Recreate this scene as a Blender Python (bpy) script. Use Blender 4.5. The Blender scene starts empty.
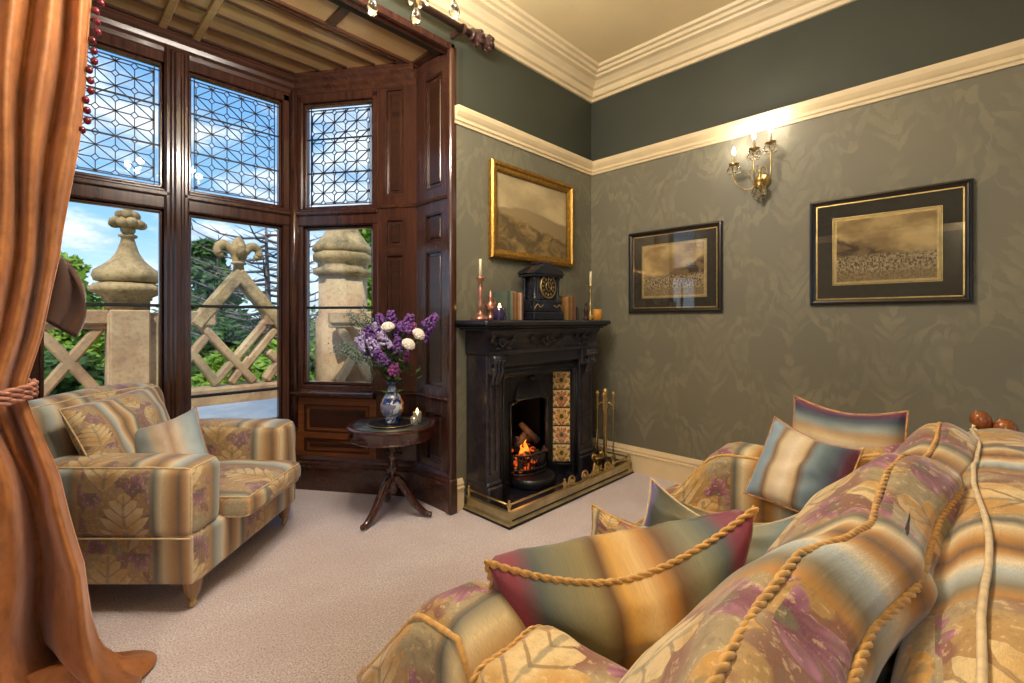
import bpy, math, random
from mathutils import Vector, Matrix, noise as mnoise
PI = math.pi
scene = bpy.context.scene
COL = scene.collection

# ---------------------------------------------------------------- node expressions
def s2l(c):
    c = c/255.0
    return c/12.92 if c <= 0.04045 else ((c+0.055)/1.055)**2.4
def rgb(r, g, b): return (s2l(r), s2l(g), s2l(b), 1.0)

class Ex:
    """a float socket (or constant) inside a node tree, with arithmetic"""
    def __init__(self, nt, v): self.nt = nt; self.v = v
    def _m(self, op, *args):
        n = self.nt.nodes.new('ShaderNodeMath'); n.operation = op
        for i, a in enumerate((self,)+args):
            v = a.v if isinstance(a, Ex) else a
            if isinstance(v, (int, float)): n.inputs[i].default_value = v
            else: self.nt.links.new(v, n.inputs[i])
        return Ex(self.nt, n.outputs[0])
    def __add__(s, o): return s._m('ADD', o)
    __radd__ = __add__
    def __mul__(s, o): return s._m('MULTIPLY', o)
    __rmul__ = __mul__
    def __sub__(s, o): return s._m('SUBTRACT', o)
    def __rsub__(s, o): return Ex(s.nt, o)._m('SUBTRACT', s)
    def __truediv__(s, o): return s._m('DIVIDE', o)
    def __neg__(s): return s*-1.0
    def sin(s): return s._m('SINE')
    def cos(s): return s._m('COSINE')
    def abs(s): return s._m('ABSOLUTE')
    def floor(s): return s._m('FLOOR')
    def fract(s): return s._m('FRACT')
    def sqrt(s): return s._m('SQRT')
    def pow(s, p): return s._m('POWER', p)
    def atan2(s, o): return s._m('ARCTAN2', o)
    def min(s, o): return s._m('MINIMUM', o)
    def max(s, o): return s._m('MAXIMUM', o)
    def gt(s, o): return s._m('GREATER_THAN', o)
    def mod2(s): return (s*0.5).fract()*2.0
    def step(s, a, b):
        """smoothstep: 0 at a, 1 at b"""
        n = s.nt.nodes.new('ShaderNodeMapRange'); n.interpolation_type = 'SMOOTHSTEP'
        s.nt.links.new(s.v, n.inputs['Value'])
        n.inputs['From Min'].default_value = a; n.inputs['From Max'].default_value = b
        return Ex(s.nt, n.outputs['Result'])
    def tri(s):
        """triangle wave 0..1..0 with period 1"""
        return ((s.fract()-0.5).abs()*-2.0)+1.0

class Mat:
    def __init__(self, name):
        self.m = bpy.data.materials.new(name); self.m.use_nodes = True
        self.nt = self.m.node_tree; self.N = self.nt.nodes; self.L = self.nt.links
        self.b = self.N['Principled BSDF']; self.out = self.N['Material Output']
    def coord(self, kind='Object'):
        n = self.N.new('ShaderNodeTexCoord'); return n.outputs[kind]
    def sep(self, vec):
        n = self.N.new('ShaderNodeSeparateXYZ'); self.L.new(vec, n.inputs[0])
        return [Ex(self.nt, n.outputs[i]) for i in range(3)]
    def comb(self, x, y, z=0.0):
        n = self.N.new('ShaderNodeCombineXYZ')
        for i, a in enumerate((x, y, z)):
            v = a.v if isinstance(a, Ex) else a
            if isinstance(v, (int, float)): n.inputs[i].default_value = v
            else: self.L.new(v, n.inputs[i])
        return n.outputs[0]
    def noise(self, vec, scale=5, detail=3, rough=0.5, dist=0.0):
        n = self.N.new('ShaderNodeTexNoise'); self.L.new(vec, n.inputs['Vector'])
        n.inputs['Scale'].default_value = scale; n.inputs['Detail'].default_value = detail
        n.inputs['Roughness'].default_value = rough; n.inputs['Distortion'].default_value = dist
        return Ex(self.nt, n.outputs[0])
    def voronoi(self, vec, scale=5, feature='F1', out='Distance'):
        n = self.N.new('ShaderNodeTexVoronoi'); n.feature = feature; self.L.new(vec, n.inputs['Vector'])
        n.inputs['Scale'].default_value = scale
        return Ex(self.nt, n.outputs[out])
    def ramp(self, fac, stops, interp='LINEAR'):
        n = self.N.new('ShaderNodeValToRGB'); cr = n.color_ramp; cr.interpolation = interp
        while len(cr.elements) < len(stops): cr.elements.new(0.5)
        for e, (p, c) in zip(cr.elements, stops):
            e.position = p; e.color = c
        for e, (p, c) in zip(cr.elements, stops):
            e.position = p; e.color = c
        self.L.new(fac.v, n.inputs[0]); return n.outputs[0]
    def mix(self, fac, a, b, mode='MIX'):
        n = self.N.new('ShaderNodeMix'); n.data_type = 'RGBA'; n.blend_type = mode
        def put(v, sock):
            if isinstance(v, Ex): v = v.v
            if isinstance(v, (tuple, list)) : sock.default_value = v
            elif isinstance(v, (int, float)): sock.default_value = v
            else: self.L.new(v, sock)
        put(fac, n.inputs[0]); put(a, n.inputs[6]); put(b, n.inputs[7])
        return n.outputs[2]
    def color(self, c):
        if isinstance(c, tuple): self.b.inputs['Base Color'].default_value = c
        else: self.L.new(c, self.b.inputs['Base Color'])
    def put(self, **kw):
        names = dict(rough='Roughness', metal='Metallic', spec='Specular IOR Level', sheen='Sheen Weight', coat='Coat Weight',
                     coatr='Coat Roughness', trans='Transmission Weight', ior='IOR', sheenr='Sheen Roughness')
        for k, v in kw.items():
            s = self.b.inputs[names[k]]
            if isinstance(v, Ex): self.L.new(v.v, s)
            else: s.default_value = v
        return self
    def bump(self, h, strength=0.3, dist=0.01):
        n = self.N.new('ShaderNodeBump'); n.inputs['Strength'].default_value = strength
        n.inputs['Distance'].default_value = dist; self.L.new(h.v, n.inputs['Height'])
        self.L.new(n.outputs[0], self.b.inputs['Normal'])

def simple(name, c, rough=0.5, metal=0.0, var=0.12, scale=20, bump=0.0, coat=0.0, sheen=0.0):
    M = Mat(name); co = M.coord()
    nz = M.noise(co, scale, 4)
    dark = tuple(x*(1-var) for x in c[:3])+(1,); light = tuple(min(1, x*(1+var)) for x in c[:3])+(1,)
    M.color(M.mix(nz.step(0.3, 0.7), dark, light))
    M.put(rough=rough, metal=metal, coat=coat, sheen=sheen)
    if bump: M.bump(nz, bump, 0.004)
    return M.m
def emitter(name, c, strength):
    M = Mat(name); M.color(c); M.b.inputs['Emission Color'].default_value = c
    M.b.inputs['Emission Strength'].default_value = strength
    return M.m
def thin_glass(name, tint=(0.95, 0.97, 0.97, 1), rough=0.0, ior=1.45, boost=1.0):
    M = Mat(name); N = M.N; L = M.L
    t = N.new('ShaderNodeBsdfTransparent'); t.inputs[0].default_value = tint
    g = N.new('ShaderNodeBsdfGlossy'); g.inputs['Roughness'].default_value = rough; g.inputs[0].default_value = (1, 1, 1, 1)
    f = N.new('ShaderNodeFresnel'); f.inputs[0].default_value = ior
    k = Ex(M.nt, f.outputs[0])*boost
    co = M.noise(M.coord(), 3.0, 1)      # slow ripple of old glass
    bm = N.new('ShaderNodeBump'); bm.inputs['Strength'].default_value = 0.02; bm.inputs['Distance'].default_value = 0.01
    L.new(co.v, bm.inputs['Height']); L.new(bm.outputs[0], g.inputs['Normal'])
    mx = N.new('ShaderNodeMixShader'); L.new(k.min(1.0).v, mx.inputs[0]); L.new(t.outputs[0], mx.inputs[1]); L.new(g.outputs[0], mx.inputs[2])
    L.new(mx.outputs[0], M.out.inputs[0]); return M.m

# ---------------------------------------------------------------- mesh building
class MB:
    """collects shapes; build() links them as ONE mesh object"""
    def __init__(self): self.v = []; self.f = []; self.uv = []; self.sm = []; self.mi = []; self.cm = 0
    def face(self, idx, uvs=None, smooth=False):
        self.f.append(tuple(idx)); self.uv.append(uvs); self.sm.append(smooth); self.mi.append(self.cm)
    def box(self, x0, x1, y0, y1, z0, z1, M=None):
        if x0 > x1: x0, x1 = x1, x0
        if y0 > y1: y0, y1 = y1, y0
        if z0 > z1: z0, z1 = z1, z0
        b = len(self.v)
        P = [(x0, y0, z0), (x1, y0, z0), (x1, y1, z0), (x0, y1, z0), (x0, y0, z1), (x1, y0, z1), (x1, y1, z1), (x0, y1, z1)]
        self.v += [tuple(M @ Vector(p)) if M else p for p in P]
        for q in ((3, 2, 1, 0), (4, 5, 6, 7), (0, 1, 5, 4), (1, 2, 6, 5), (2, 3, 7, 6), (3, 0, 4, 7)):
            self.face([b+i for i in q])
        return self
    def bbox(self, x0, x1, y0, y1, z0, z1, c=0.005, M=None):
        """box with chamfered edges (chamfer c), via rounding of a small grid"""
        if x0 > x1: x0, x1 = x1, x0
        if y0 > y1: y0, y1 = y1, y0
        if z0 > z1: z0, z1 = z1, z0
        c = min(c, (x1-x0)/2.01, (y1-y0)/2.01, (z1-z0)/2.01)
        X = (x0, x1); Y = (y0, y1); Z = (z0, z1); ids = {}
        for i in (0, 1):
            for j in (0, 1):
                for k in (0, 1):
                    sx, sy, sz = (1-2*i), (1-2*j), (1-2*k)
                    for a, p in enumerate(((X[i], Y[j]+sy*c, Z[k]+sz*c), (X[i]+sx*c, Y[j], Z[k]+sz*c), (X[i]+sx*c, Y[j]+sy*c, Z[k]))):
                        ids[i, j, k, a] = len(self.v); self.v.append(tuple(M @ Vector(p)) if M else p)
        I = lambda i, j, k, a: ids[i, j, k, a]
        F = []
        for s in (0, 1):
            F.append([I(s, 0, 0, 0), I(s, 1, 0, 0), I(s, 1, 1, 0), I(s, 0, 1, 0)] if s else [I(s, 0, 0, 0), I(s, 0, 1, 0), I(s, 1, 1, 0), I(s, 1, 0, 0)])
            F.append([I(0, s, 0, 1), I(0, s, 1, 1), I(1, s, 1, 1), I(1, s, 0, 1)] if s else [I(0, s, 0, 1), I(1, s, 0, 1), I(1, s, 1, 1), I(0, s, 1, 1)])
            F.append([I(0, 0, s, 2), I(1, 0, s, 2), I(1, 1, s, 2), I(0, 1, s, 2)] if s else [I(0, 0, s, 2), I(0, 1, s, 2), I(1, 1, s, 2), I(1, 0, s, 2)])
        for i in (0, 1):
            for j in (0, 1):
                q = [I(i, j, 0, 0), I(i, j, 0, 1), I(i, j, 1, 1), I(i, j, 1, 0)]; F.append(q if i == j else q[::-1])
                q = [I(i, 0, j, 0), I(i, 1, j, 0), I(i, 1, j, 2), I(i, 0, j, 2)]; F.append(q if i == j else q[::-1])
                q = [I(0, i, j, 1), I(0, i, j, 2), I(1, i, j, 2), I(1, i, j, 1)]; F.append(q if i == j else q[::-1])
                for k in (0, 1):
                    q = [I(i, j, k, 0), I(i, j, k, 1), I(i, j, k, 2)]; F.append(q if (i+j+k) % 2 else q[::-1])
        for q in F: self.face(q)
        return self
    def lathe(self, prof, c=(0, 0, 0), n=24, M=None, cap=True, arc=None):
        """prof: (radius, z) from bottom up, about local z"""
        b = len(self.v); T = Matrix.Translation(c)
        if M: T = T @ M
        for r, z in prof:
            for i in range(n):
                a = 2*PI*i/n; self.v.append(tuple(T @ Vector((r*math.cos(a), r*math.sin(a), z))))
        for j in range(len(prof)-1):
            for i in range(n):
                k = (i+1) % n
                self.face((b+j*n+i, b+j*n+k, b+(j+1)*n+k, b+(j+1)*n+i), smooth=True)
        if cap:
            if prof[0][0] > 1e-4: self.face([b+i for i in range(n)][::-1])
            if prof[-1][0] > 1e-4: self.face([b+(len(prof)-1)*n+i for i in range(n)])
        return self
    def tube(self, pts, r, n=8, closed=False, cap=True, flat=1.0):
        """round tube along pts; r a number or a list"""
        pts = [Vector(p) for p in pts]; m = len(pts); b = len(self.v)
        R = r if isinstance(r, (list, tuple)) else [r]*m
        up = None
        for i, p in enumerate(pts):
            if closed: t = pts[(i+1) % m]-pts[i-1]
            else: t = pts[min(i+1, m-1)]-pts[max(i-1, 0)]
            t = t.normalized() if t.length > 1e-9 else Vector((0, 0, 1))
            if up is None:
                up = Vector((0, 0, 1)) if abs(t.z) < 0.9 else Vector((1, 0, 0))
            u = (up-t*up.dot(t)).normalized(); w = t.cross(u); up = u
            for k in range(n):
                a = 2*PI*k/n; self.v.append(tuple(p+u*math.cos(a)*R[i]*flat+w*math.sin(a)*R[i]))
        for i in range(m if closed else m-1):
            j = (i+1) % m
            for k in range(n):
                q = (k+1) % n; self.face((b+i*n+k, b+i*n+q, b+j*n+q, b+j*n+k), smooth=True)
        if cap and not closed:
            self.face([b+k for k in range(n)][::-1]); self.face([b+(m-1)*n+k for k in range(n)])
        return self
    def rope(self, pts, r, pitch=0.02, closed=False):
        """two strands twisted round each other"""
        P = resample(pts, pitch/5.0, closed); m = len(P); up = None; fr = []
        for i, p in enumerate(P):
            t = (P[(i+1) % m]-P[i-1]) if closed else (P[min(i+1, m-1)]-P[max(i-1, 0)])
            t.normalize()
            if up is None: up = Vector((0, 0, 1)) if abs(t.z) < 0.9 else Vector((1, 0, 0))
            u = (up-t*up.dot(t)).normalized(); fr.append((p, u, t.cross(u))); up = u
        for s in (0, PI):
            q = [p+(u*math.cos(s+2*PI*i/10.0)+w*math.sin(s+2*PI*i/10.0))*r*0.5 for i, (p, u, w) in enumerate(fr)]
            self.tube(q, r*0.62, 6, closed=False)
        return self
    def prism(self, poly, y0, y1, M=None):
        """polygon given in local XZ, extruded along y; counter-clockwise seen from -y"""
        b = len(self.v); n = len(poly)
        for y in (y0, y1):
            for x, z in poly:
                p = Vector((x, y, z)); self.v.append(tuple(M @ p) if M else tuple(p))
        self.face([b+i for i in range(n)]); self.face([b+n+i for i in range(n)][::-1])
        for i in range(n):
            j = (i+1) % n; self.face((b+j, b+i, b+n+i, b+n+j))
        return self
    def sweep(self, prof, path, closed=False):
        """prof (offset, z) swept along an xy path (mitred); offset to the right-hand side of travel"""
        m = len(path); b = len(self.v); k = len(prof)
        P = [Vector((p[0], p[1])) for p in path]
        for i in range(m):
            if closed or 0 < i < m-1:
                d0 = (P[i]-P[i-1]).normalized(); d1 = (P[(i+1) % m]-P[i]).normalized()
            elif i == 0: d0 = d1 = (P[1]-P[0]).normalized()
            else: d0 = d1 = (P[i]-P[i-1]).normalized()
            n0 = Vector((d0.y, -d0.x)); n1 = Vector((d1.y, -d1.x)); nn = (n0+n1).normalized(); s = 1.0/max(0.2, nn.dot(n0))
            for o, z in prof: self.v.append((P[i].x+nn.x*o*s, P[i].y+nn.y*o*s, z))
        for i in range(m if closed else m-1):
            j = (i+1) % m
            for q in range(k-1):
                self.face((b+i*k+q, b+j*k+q, b+j*k+q+1, b+i*k+q+1))
        if not closed:
            self.face([b+q for q in range(k)]); self.face([b+(m-1)*k+q for q in range(k)][::-1])
        return self
    def ball(self, c, r, n=12, m=8, s=(1, 1, 1), M=None):
        b = len(self.v); c = Vector(c)
        for j in range(m+1):
            ph = -PI/2+PI*j/m
            for i in range(n):
                a = 2*PI*i/n; p = Vector((math.cos(a)*math.cos(ph)*r*s[0], math.sin(a)*math.cos(ph)*r*s[1], math.sin(ph)*r*s[2]))
                if M: p = M @ p
                self.v.append(tuple(c+p))
        for j in range(m):
            for i in range(n):
                k = (i+1) % n; self.face((b+j*n+i, b+j*n+k, b+(j+1)*n+k, b+(j+1)*n+i), smooth=True)
        return self
    def grid(self, fn, nu, nv, uvs=1.0, smooth=True, uvfn=None):
        b = len(self.v)
        for j in range(nv+1):
            for i in range(nu+1): self.v.append(tuple(fn(i/nu, j/nv)))
        for j in range(nv):
            for i in range(nu):
                q = (b+j*(nu+1)+i, b+j*(nu+1)+i+1, b+(j+1)*(nu+1)+i+1, b+(j+1)*(nu+1)+i)
                g = uvfn or (lambda u, v: (u*uvs, v*uvs))
                self.face(q, [g(i/nu, j/nv), g((i+1)/nu, j/nv), g((i+1)/nu, (j+1)/nv), g(i/nu, (j+1)/nv)], smooth)
        return self
    def build(self, name, mat, parent=None, loc=None, rotz=0, smooth=None, bevel=0, solid=0, subsurf=0, matrix=None, weld=False):
        me = bpy.data.meshes.new(name); me.from_pydata(self.v, [], self.f)
        mats = mat if isinstance(mat, (list, tuple)) else [mat]
        for m in mats: me.materials.append(m)
        me.polygons.foreach_set('use_smooth', [bool(s) if smooth is None else smooth for s in self.sm])
        if any(self.mi): me.polygons.foreach_set('material_index', self.mi)
        if any(u is not None for u in self.uv):
            L = me.uv_layers.new(name='UVMap'); d = []
            for f, u in zip(self.f, self.uv):
                u = u or [(0, 0)]*len(f)
                for q in u: d += [q[0], q[1]]
            L.data.foreach_set('uv', d)
        me.update()
        o = bpy.data.objects.new(name, me); COL.objects.link(o)
        if weld:
            md = o.modifiers.new('w', 'WELD'); md.merge_threshold = 0.0004
        if solid:
            md = o.modifiers.new('s', 'SOLIDIFY'); md.thickness = solid; md.offset = 0
        if bevel:
            md = o.modifiers.new('b', 'BEVEL'); md.width = bevel; md.segments = 2; md.limit_method = 'ANGLE'; md.angle_limit = 0.7
        if subsurf:
            md = o.modifiers.new('ss', 'SUBSURF'); md.levels = subsurf; md.render_levels = subsurf
        if loc is not None: o.location = loc
        if rotz: o.rotation_euler = (0, 0, rotz)
        if matrix is not None: o.matrix_world = matrix
        if parent is not None: o.parent = parent
        return o

def resample(pts, step, closed=False):
    P = [Vector(p) for p in pts]
    if closed: P.append(P[0].copy())
    out = [P[0].copy()]; need = step
    for a, b in zip(P, P[1:]):
        d = (b-a).length; t = need
        while t <= d:
            out.append(a.lerp(b, t/d)); t += step
        need = t-d
    return out
def catmull(pts, k=8, closed=False):
    P = [Vector(p) for p in pts]; n = len(P); out = []
    for i in range(n if closed else n-1):
        if closed: a, b, c, d = P[i-1], P[i], P[(i+1) % n], P[(i+2) % n]
        else: a, b, c, d = P[max(i-1, 0)], P[i], P[i+1], P[min(i+2, n-1)]
        for j in range(k):
            t = j/k
            out.append(0.5*((2*b)+(c-a)*t+(2*a-5*b+4*c-d)*t*t+(3*b-a-3*c+d)*t**3))
    if not closed: out.append(P[-1].copy())
    return out
def tag(o, label=None, cat=None, group=None, kind=None):
    if label: o['label'] = label
    if cat: o['category'] = cat
    if group: o['group'] = group
    if kind: o['kind'] = kind
    return o
def thing(name, label, cat, loc=(0, 0, 0), rotz=0, group=None):
    o = bpy.data.objects.new(name, None); COL.objects.link(o); o.empty_display_size = 0.1
    o.location = loc; o.rotation_euler = (0, 0, rotz)
    return tag(o, label, cat, group)
def struct(o): o['kind'] = 'structure'; return o
def copy_tree(o, parent=None, label=None):
    c = o.copy(); COL.objects.link(c)
    if parent is not None: c.parent = parent
    for ch in list(o.children): copy_tree(ch, c)
    if label: c['label'] = label
    return c
def rz(a): return Matrix.Rotation(a, 4, 'Z')
# ================================================================ MATERIALS
def wood(name, c1, c2, rough=0.25, axis='z', coat=0.3, scale=1.0):
    M = Mat(name); x, y, z = M.sep(M.coord())
    if axis == 'z': v = M.comb(x*14*scale, y*14*scale, z*1.1*scale)
    elif axis == 'x': v = M.comb(x*1.1*scale, y*14*scale, z*14*scale)
    else: v = M.comb(x*14*scale, y*1.1*scale, z*14*scale)
    g = M.noise(v, 2.2, 5, 0.6, 0.8); k = M.noise(M.coord(), 1.7, 2)
    col = M.ramp(g, [(0.25, c1), (0.55, tuple((a+b)/2 for a, b in zip(c1, c2))), (0.8, c2)])
    M.color(M.mix(k.step(0.3, 0.8)*0.35, col, c1))
    M.put(rough=rough, coat=coat, coatr=0.15); M.bump(g, 0.08, 0.002)
    return M.m
W_OAK = wood('mahogany_panelling', rgb(46, 27, 22), rgb(92, 56, 42), 0.2)
W_OAKX = wood('mahogany_rail', rgb(48, 28, 22), rgb(96, 58, 40), 0.24, 'x')
W_CEIL = wood('bay_ceiling_board', rgb(176, 144, 96), rgb(208, 176, 126), 0.14, 'x', 0.8)
W_DARK = wood('dark_moulding_wood', rgb(36, 20, 13), rgb(74, 42, 26), 0.3, 'x')
W_WARM = wood('warm_wainscot_panel', rgb(92, 50, 26), rgb(150, 90, 50), 0.3, 'x')
W_TABLE = wood('table_mahogany', rgb(40, 16, 12), rgb(92, 40, 26), 0.15, 'z', 0.6)
W_FINIAL = wood('finial_wood', rgb(120, 62, 26), rgb(176, 104, 50), 0.15, 'x', 0.7, 4)
W_LEG = wood('pale_foot_wood', rgb(150, 110, 70), rgb(196, 160, 112), 0.3)
W_POLE = simple('carved_pole_wood', rgb(64, 40, 36), 0.35, var=0.3, scale=60)

def damask(M, u, v, pu, pv):
    """0..1 mask of large leafy damask motifs on a half-drop repeat"""
    uu = u/pu; vv = v/pv
    col = uu.floor(); vv = vv+col*0.5
    x = (uu.fract()-0.5).abs()*2.0; y = vv.fract()              # mirrored in x
    nz = M.noise(M.comb(x*2.0, y*3.0, 0.0), 3.0, 3)
    x2 = x+(nz-0.5)*0.25
    lobes = ((y*7.0-x2*3.2)).tri()
    w = ((y*PI).sin().pow(0.8))*0.62
    leaf = (w*(0.35+lobes*0.65)-x2).step(-0.03, 0.10)
    vein = (lobes-0.18).abs().step(0.05, 0.15)
    cx = x-0.95; cy = y-0.5
    r = (cx*cx+cy*cy*2.2).sqrt(); th = cy.atan2(cx)
    ro = (((th*5.0).cos().abs()*0.16+0.24)-r).step(-0.02, 0.04)*((r*26.0).sin()*0.35+0.65)
    ring = ((r-0.5).abs()*-1.0+0.05+((th*9.0).cos()*0.03)).step(-0.015, 0.02)
    return (leaf*vein).max(ro).max(ring)
M = Mat('damask_wallpaper'); wx, wy, wz = M.sep(M.coord()); uv = (wx+wy+20.13, wz+4.2); wuv = M.comb(uv[0], uv[1])
wn = M.noise(wuv, 4.5, 4); wn2 = M.noise(M.comb(uv[0]+7.7, uv[1]), 4.5, 4)
d = damask(M, uv[0]+(wn-.5)*.16, uv[1]+(wn2-.5)*.22, 0.50, 0.74)
fib = M.noise(M.comb(uv[0]*3.0, uv[1]*90.0), 3.0, 2); big = M.noise(wuv, 1.2, 2)
base = M.mix(big.step(0.3, 0.7), rgb(110, 107, 92), rgb(118, 113, 94))
M.color(M.mix(d*(M.noise(wuv, 6, 3).step(0.3, 0.7)*0.5+0.08), base, rgb(138, 134, 108)))
M.put(rough=0.55); M.bump(d*0.7+fib*0.3, 0.12, 0.003); WALLP = M.m
GREENP = simple('dark_green_wall_paint', rgb(58, 62, 52), 0.6, var=0.05, scale=4)
CREAM = simple('cream_gloss_paint', rgb(226, 205, 165), 0.4, var=0.04, scale=6)
CEILP = simple('ceiling_paint', rgb(228, 206, 158), 0.8, var=0.03, scale=3)

M = Mat('carpet_pile'); co = M.coord(); x, y, z = M.sep(co)
n1 = M.noise(co, 150, 2, .7); n2 = M.noise(co, 38, 4, .7); n3 = M.noise(M.comb(x*1.0+y*0.4, y*1.3, 0.0), 2.2, 4, 0.6)
c = M.mix(n3.step(0.35, 0.7), rgb(236, 222, 228), rgb(248, 240, 247))
c = M.mix(n1.step(0.30, 0.62), rgb(178, 160, 162), c); c = M.mix(n2.step(0.4, 0.7)*0.35, c, rgb(200, 184, 188))
M.color(c); M.put(rough=0.95, sheen=0.3); M.bump(n1*0.6+n2*0.4, 0.7, 0.012); CARPET = M.m

M = Mat('rust_velvet'); co = M.coord(); x, y, z = M.sep(co)
n1 = M.noise(M.comb(x*1.0, y*1.0, z*0.7), 30, 4, 0.65); n2 = M.noise(co, 5, 3)
c = M.mix(n2.step(0.3, 0.75), rgb(156, 96, 48), rgb(190, 124, 66)); c = M.mix(n1.step(0.35, 0.8)*0.65, c, rgb(108, 64, 26))
M.color(c); M.put(rough=0.6, sheen=0.9, sheenr=0.35); M.b.inputs['Sheen Tint'].default_value = rgb(240, 204, 196)
M.bump(n1, 0.25, 0.006); VELVET = M.m
LINING = simple('brown_curtain_lining', rgb(74, 42, 24), 0.7, var=0.2, scale=12, sheen=0.4)

IRON = simple('black_cast_iron', rgb(26, 26, 30), 0.38, var=0.35, scale=40, bump=0.15)
SOOT = simple('soot_black', rgb(22, 17, 15), 0.9, var=0.5, scale=12, bump=0.3)
M = Mat('dark_slate_marble'); co = M.coord(); n = M.noise(co, 9, 6, 0.65, 1.5); v = M.voronoi(co, 14)
c = M.ramp(n, [(0.3, rgb(20, 22, 32)), (0.5, rgb(40, 38, 46)), (0.64, rgb(64, 52, 50)), (0.8, rgb(30, 30, 40))])
M.color(c); M.put(rough=0.28, coat=0.3); M.bump(n, 0.1, 0.003); SLATE = M.m
SLATE2 = simple('plain_black_slate', rgb(34, 34, 44), 0.25, var=0.25, scale=15, coat=0.3)
BRASS = simple('aged_brass', rgb(198, 172, 116), 0.28, 1.0, var=0.15, scale=18)
BRASSP = simple('brushed_fender_brass', rgb(192, 180, 140), 0.42, 1.0, var=0.2, scale=9)
GILT = simple('gilt_frame_gold', rgb(170, 128, 58), 0.38, 0.85, var=0.25, scale=50, bump=0.2)
GILT2 = simple('pale_gilt', rgb(214, 184, 112), 0.35, 0.7, var=0.15, scale=40)
FRBLK = simple('black_frame_lacquer', rgb(30, 24, 20), 0.3, var=0.2, scale=20, coat=0.4)
MATB = simple('dark_mount_board', rgb(62, 56, 46), 0.8, var=0.08, scale=30)
WAX = simple('ivory_wax', rgb(232, 220, 184), 0.5, var=0.04)
M = Mat('cut_crystal'); M.color((1, 1, 1, 1)); M.put(rough=0.02, trans=1.0, ior=1.55); CRYSTAL = M.m
GLASSW = thin_glass('window_glass', (0.89, 0.91, 0.91, 1), 0.0, 1.45, 0.35)
GLASSP = thin_glass('picture_glass', (0.97, 0.97, 0.96, 1), 0.0, 1.5, 1.1)
LEAD = simple('window_lead', rgb(40, 42, 46), 0.5, 0.3)
BULB = emitter('candle_bulb_glow', rgb(255, 222, 170), 9)
FLAME = emitter('fire_glow', rgb(255, 130, 40), .6)
FLAME2 = emitter('candle_flame_glow', rgb(255, 190, 90), 10)
M = Mat('glowing_coal'); co = M.coord(); n = M.noise(co, 22, 3)
M.color(M.mix(n.step(0.4, 0.6), rgb(24, 18, 16), rgb(60, 30, 20))); M.put(rough=0.9)
n_ = M.N.new('ShaderNodeMath'); n_.operation = 'MULTIPLY'; M.L.new(n.step(0.5, 0.66).v, n_.inputs[0]); n_.inputs[1].default_value = 0.3
M.b.inputs['Emission Color'].default_value = rgb(255, 96, 24); M.L.new(n_.outputs[0], M.b.inputs['Emission Strength']); COAL = M.m
LOG = simple('charred_log_bark', rgb(56, 40, 32), 0.9, var=0.4, scale=30, bump=0.4)

# stone outdoors
M = Mat('weathered_sandstone'); co = M.coord(); n1 = M.noise(co, 3, 5, 0.6); n2 = M.noise(co, 30, 4); n3 = M.noise(co, 1.3, 3)
c = M.ramp(n1, [(0.3, rgb(150, 116, 88)), (0.5, rgb(186, 154, 116)), (0.7, rgb(206, 180, 140))])
c = M.mix(n3.step(0.5, 0.7)*0.6, c, rgb(140, 134, 104)); c = M.mix(n2.step(0.45, 0.8)*0.5, c, rgb(110, 100, 84))
M.color(c); M.put(rough=0.9); M.bump(n2, 0.5, 0.01); STONE = M.m
M = Mat('lichened_sandstone'); co = M.coord(); n1 = M.noise(co, 6, 5, 0.7); n2 = M.noise(co, 40, 4)
c = M.ramp(n1, [(0.3, rgb(104, 92, 66)), (0.5, rgb(168, 142, 100)), (0.7, rgb(200, 174, 126))])
M.color(M.mix(n2.step(0.5, 0.8)*0.5, c, rgb(86, 80, 62))); M.put(rough=0.95); M.bump(n2, 0.6, 0.012); STONE2 = M.m
PAVE = simple('pale_lead_ledge', rgb(238, 236, 228), 0.7, var=0.12, scale=5)
GRASS = simple('lawn_green', rgb(84, 120, 48), 0.9, var=0.3, scale=3)
def leafmat(name, a, b):
    M = Mat(name); n = M.noise(M.coord(), 9, 3)
    M.color(M.mix(n.step(0.35, 0.65), a, b)); M.put(rough=0.6)
    M.b.inputs['Subsurface Weight'].default_value = 0.0
    t = M.N.new('ShaderNodeBsdfTranslucent'); t.inputs[0].default_value = tuple(min(1, q*1.3) for q in b[:3])+(1,)
    mx = M.N.new('ShaderNodeMixShader'); mx.inputs[0].default_value = 0.35
    M.L.new(M.b.outputs[0], mx.inputs[1]); M.L.new(t.outputs[0], mx.inputs[2]); M.L.new(mx.outputs[0], M.out.inputs[0])
    return M.m
LEAF1 = leafmat('bright_leaf', rgb(92, 130, 40), rgb(160, 186, 66))
LEAF2 = leafmat('dark_leaf', rgb(44, 78, 34), rgb(90, 124, 52))
LEAF3 = leafmat('olive_leaf', rgb(70, 96, 50), rgb(120, 140, 70))
BARK = simple('tree_bark', rgb(86, 72, 60), 0.9, var=0.3, scale=20)
TWIG = simple('grey_twigs', rgb(110, 100, 100), 0.9, var=0.2)

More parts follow.
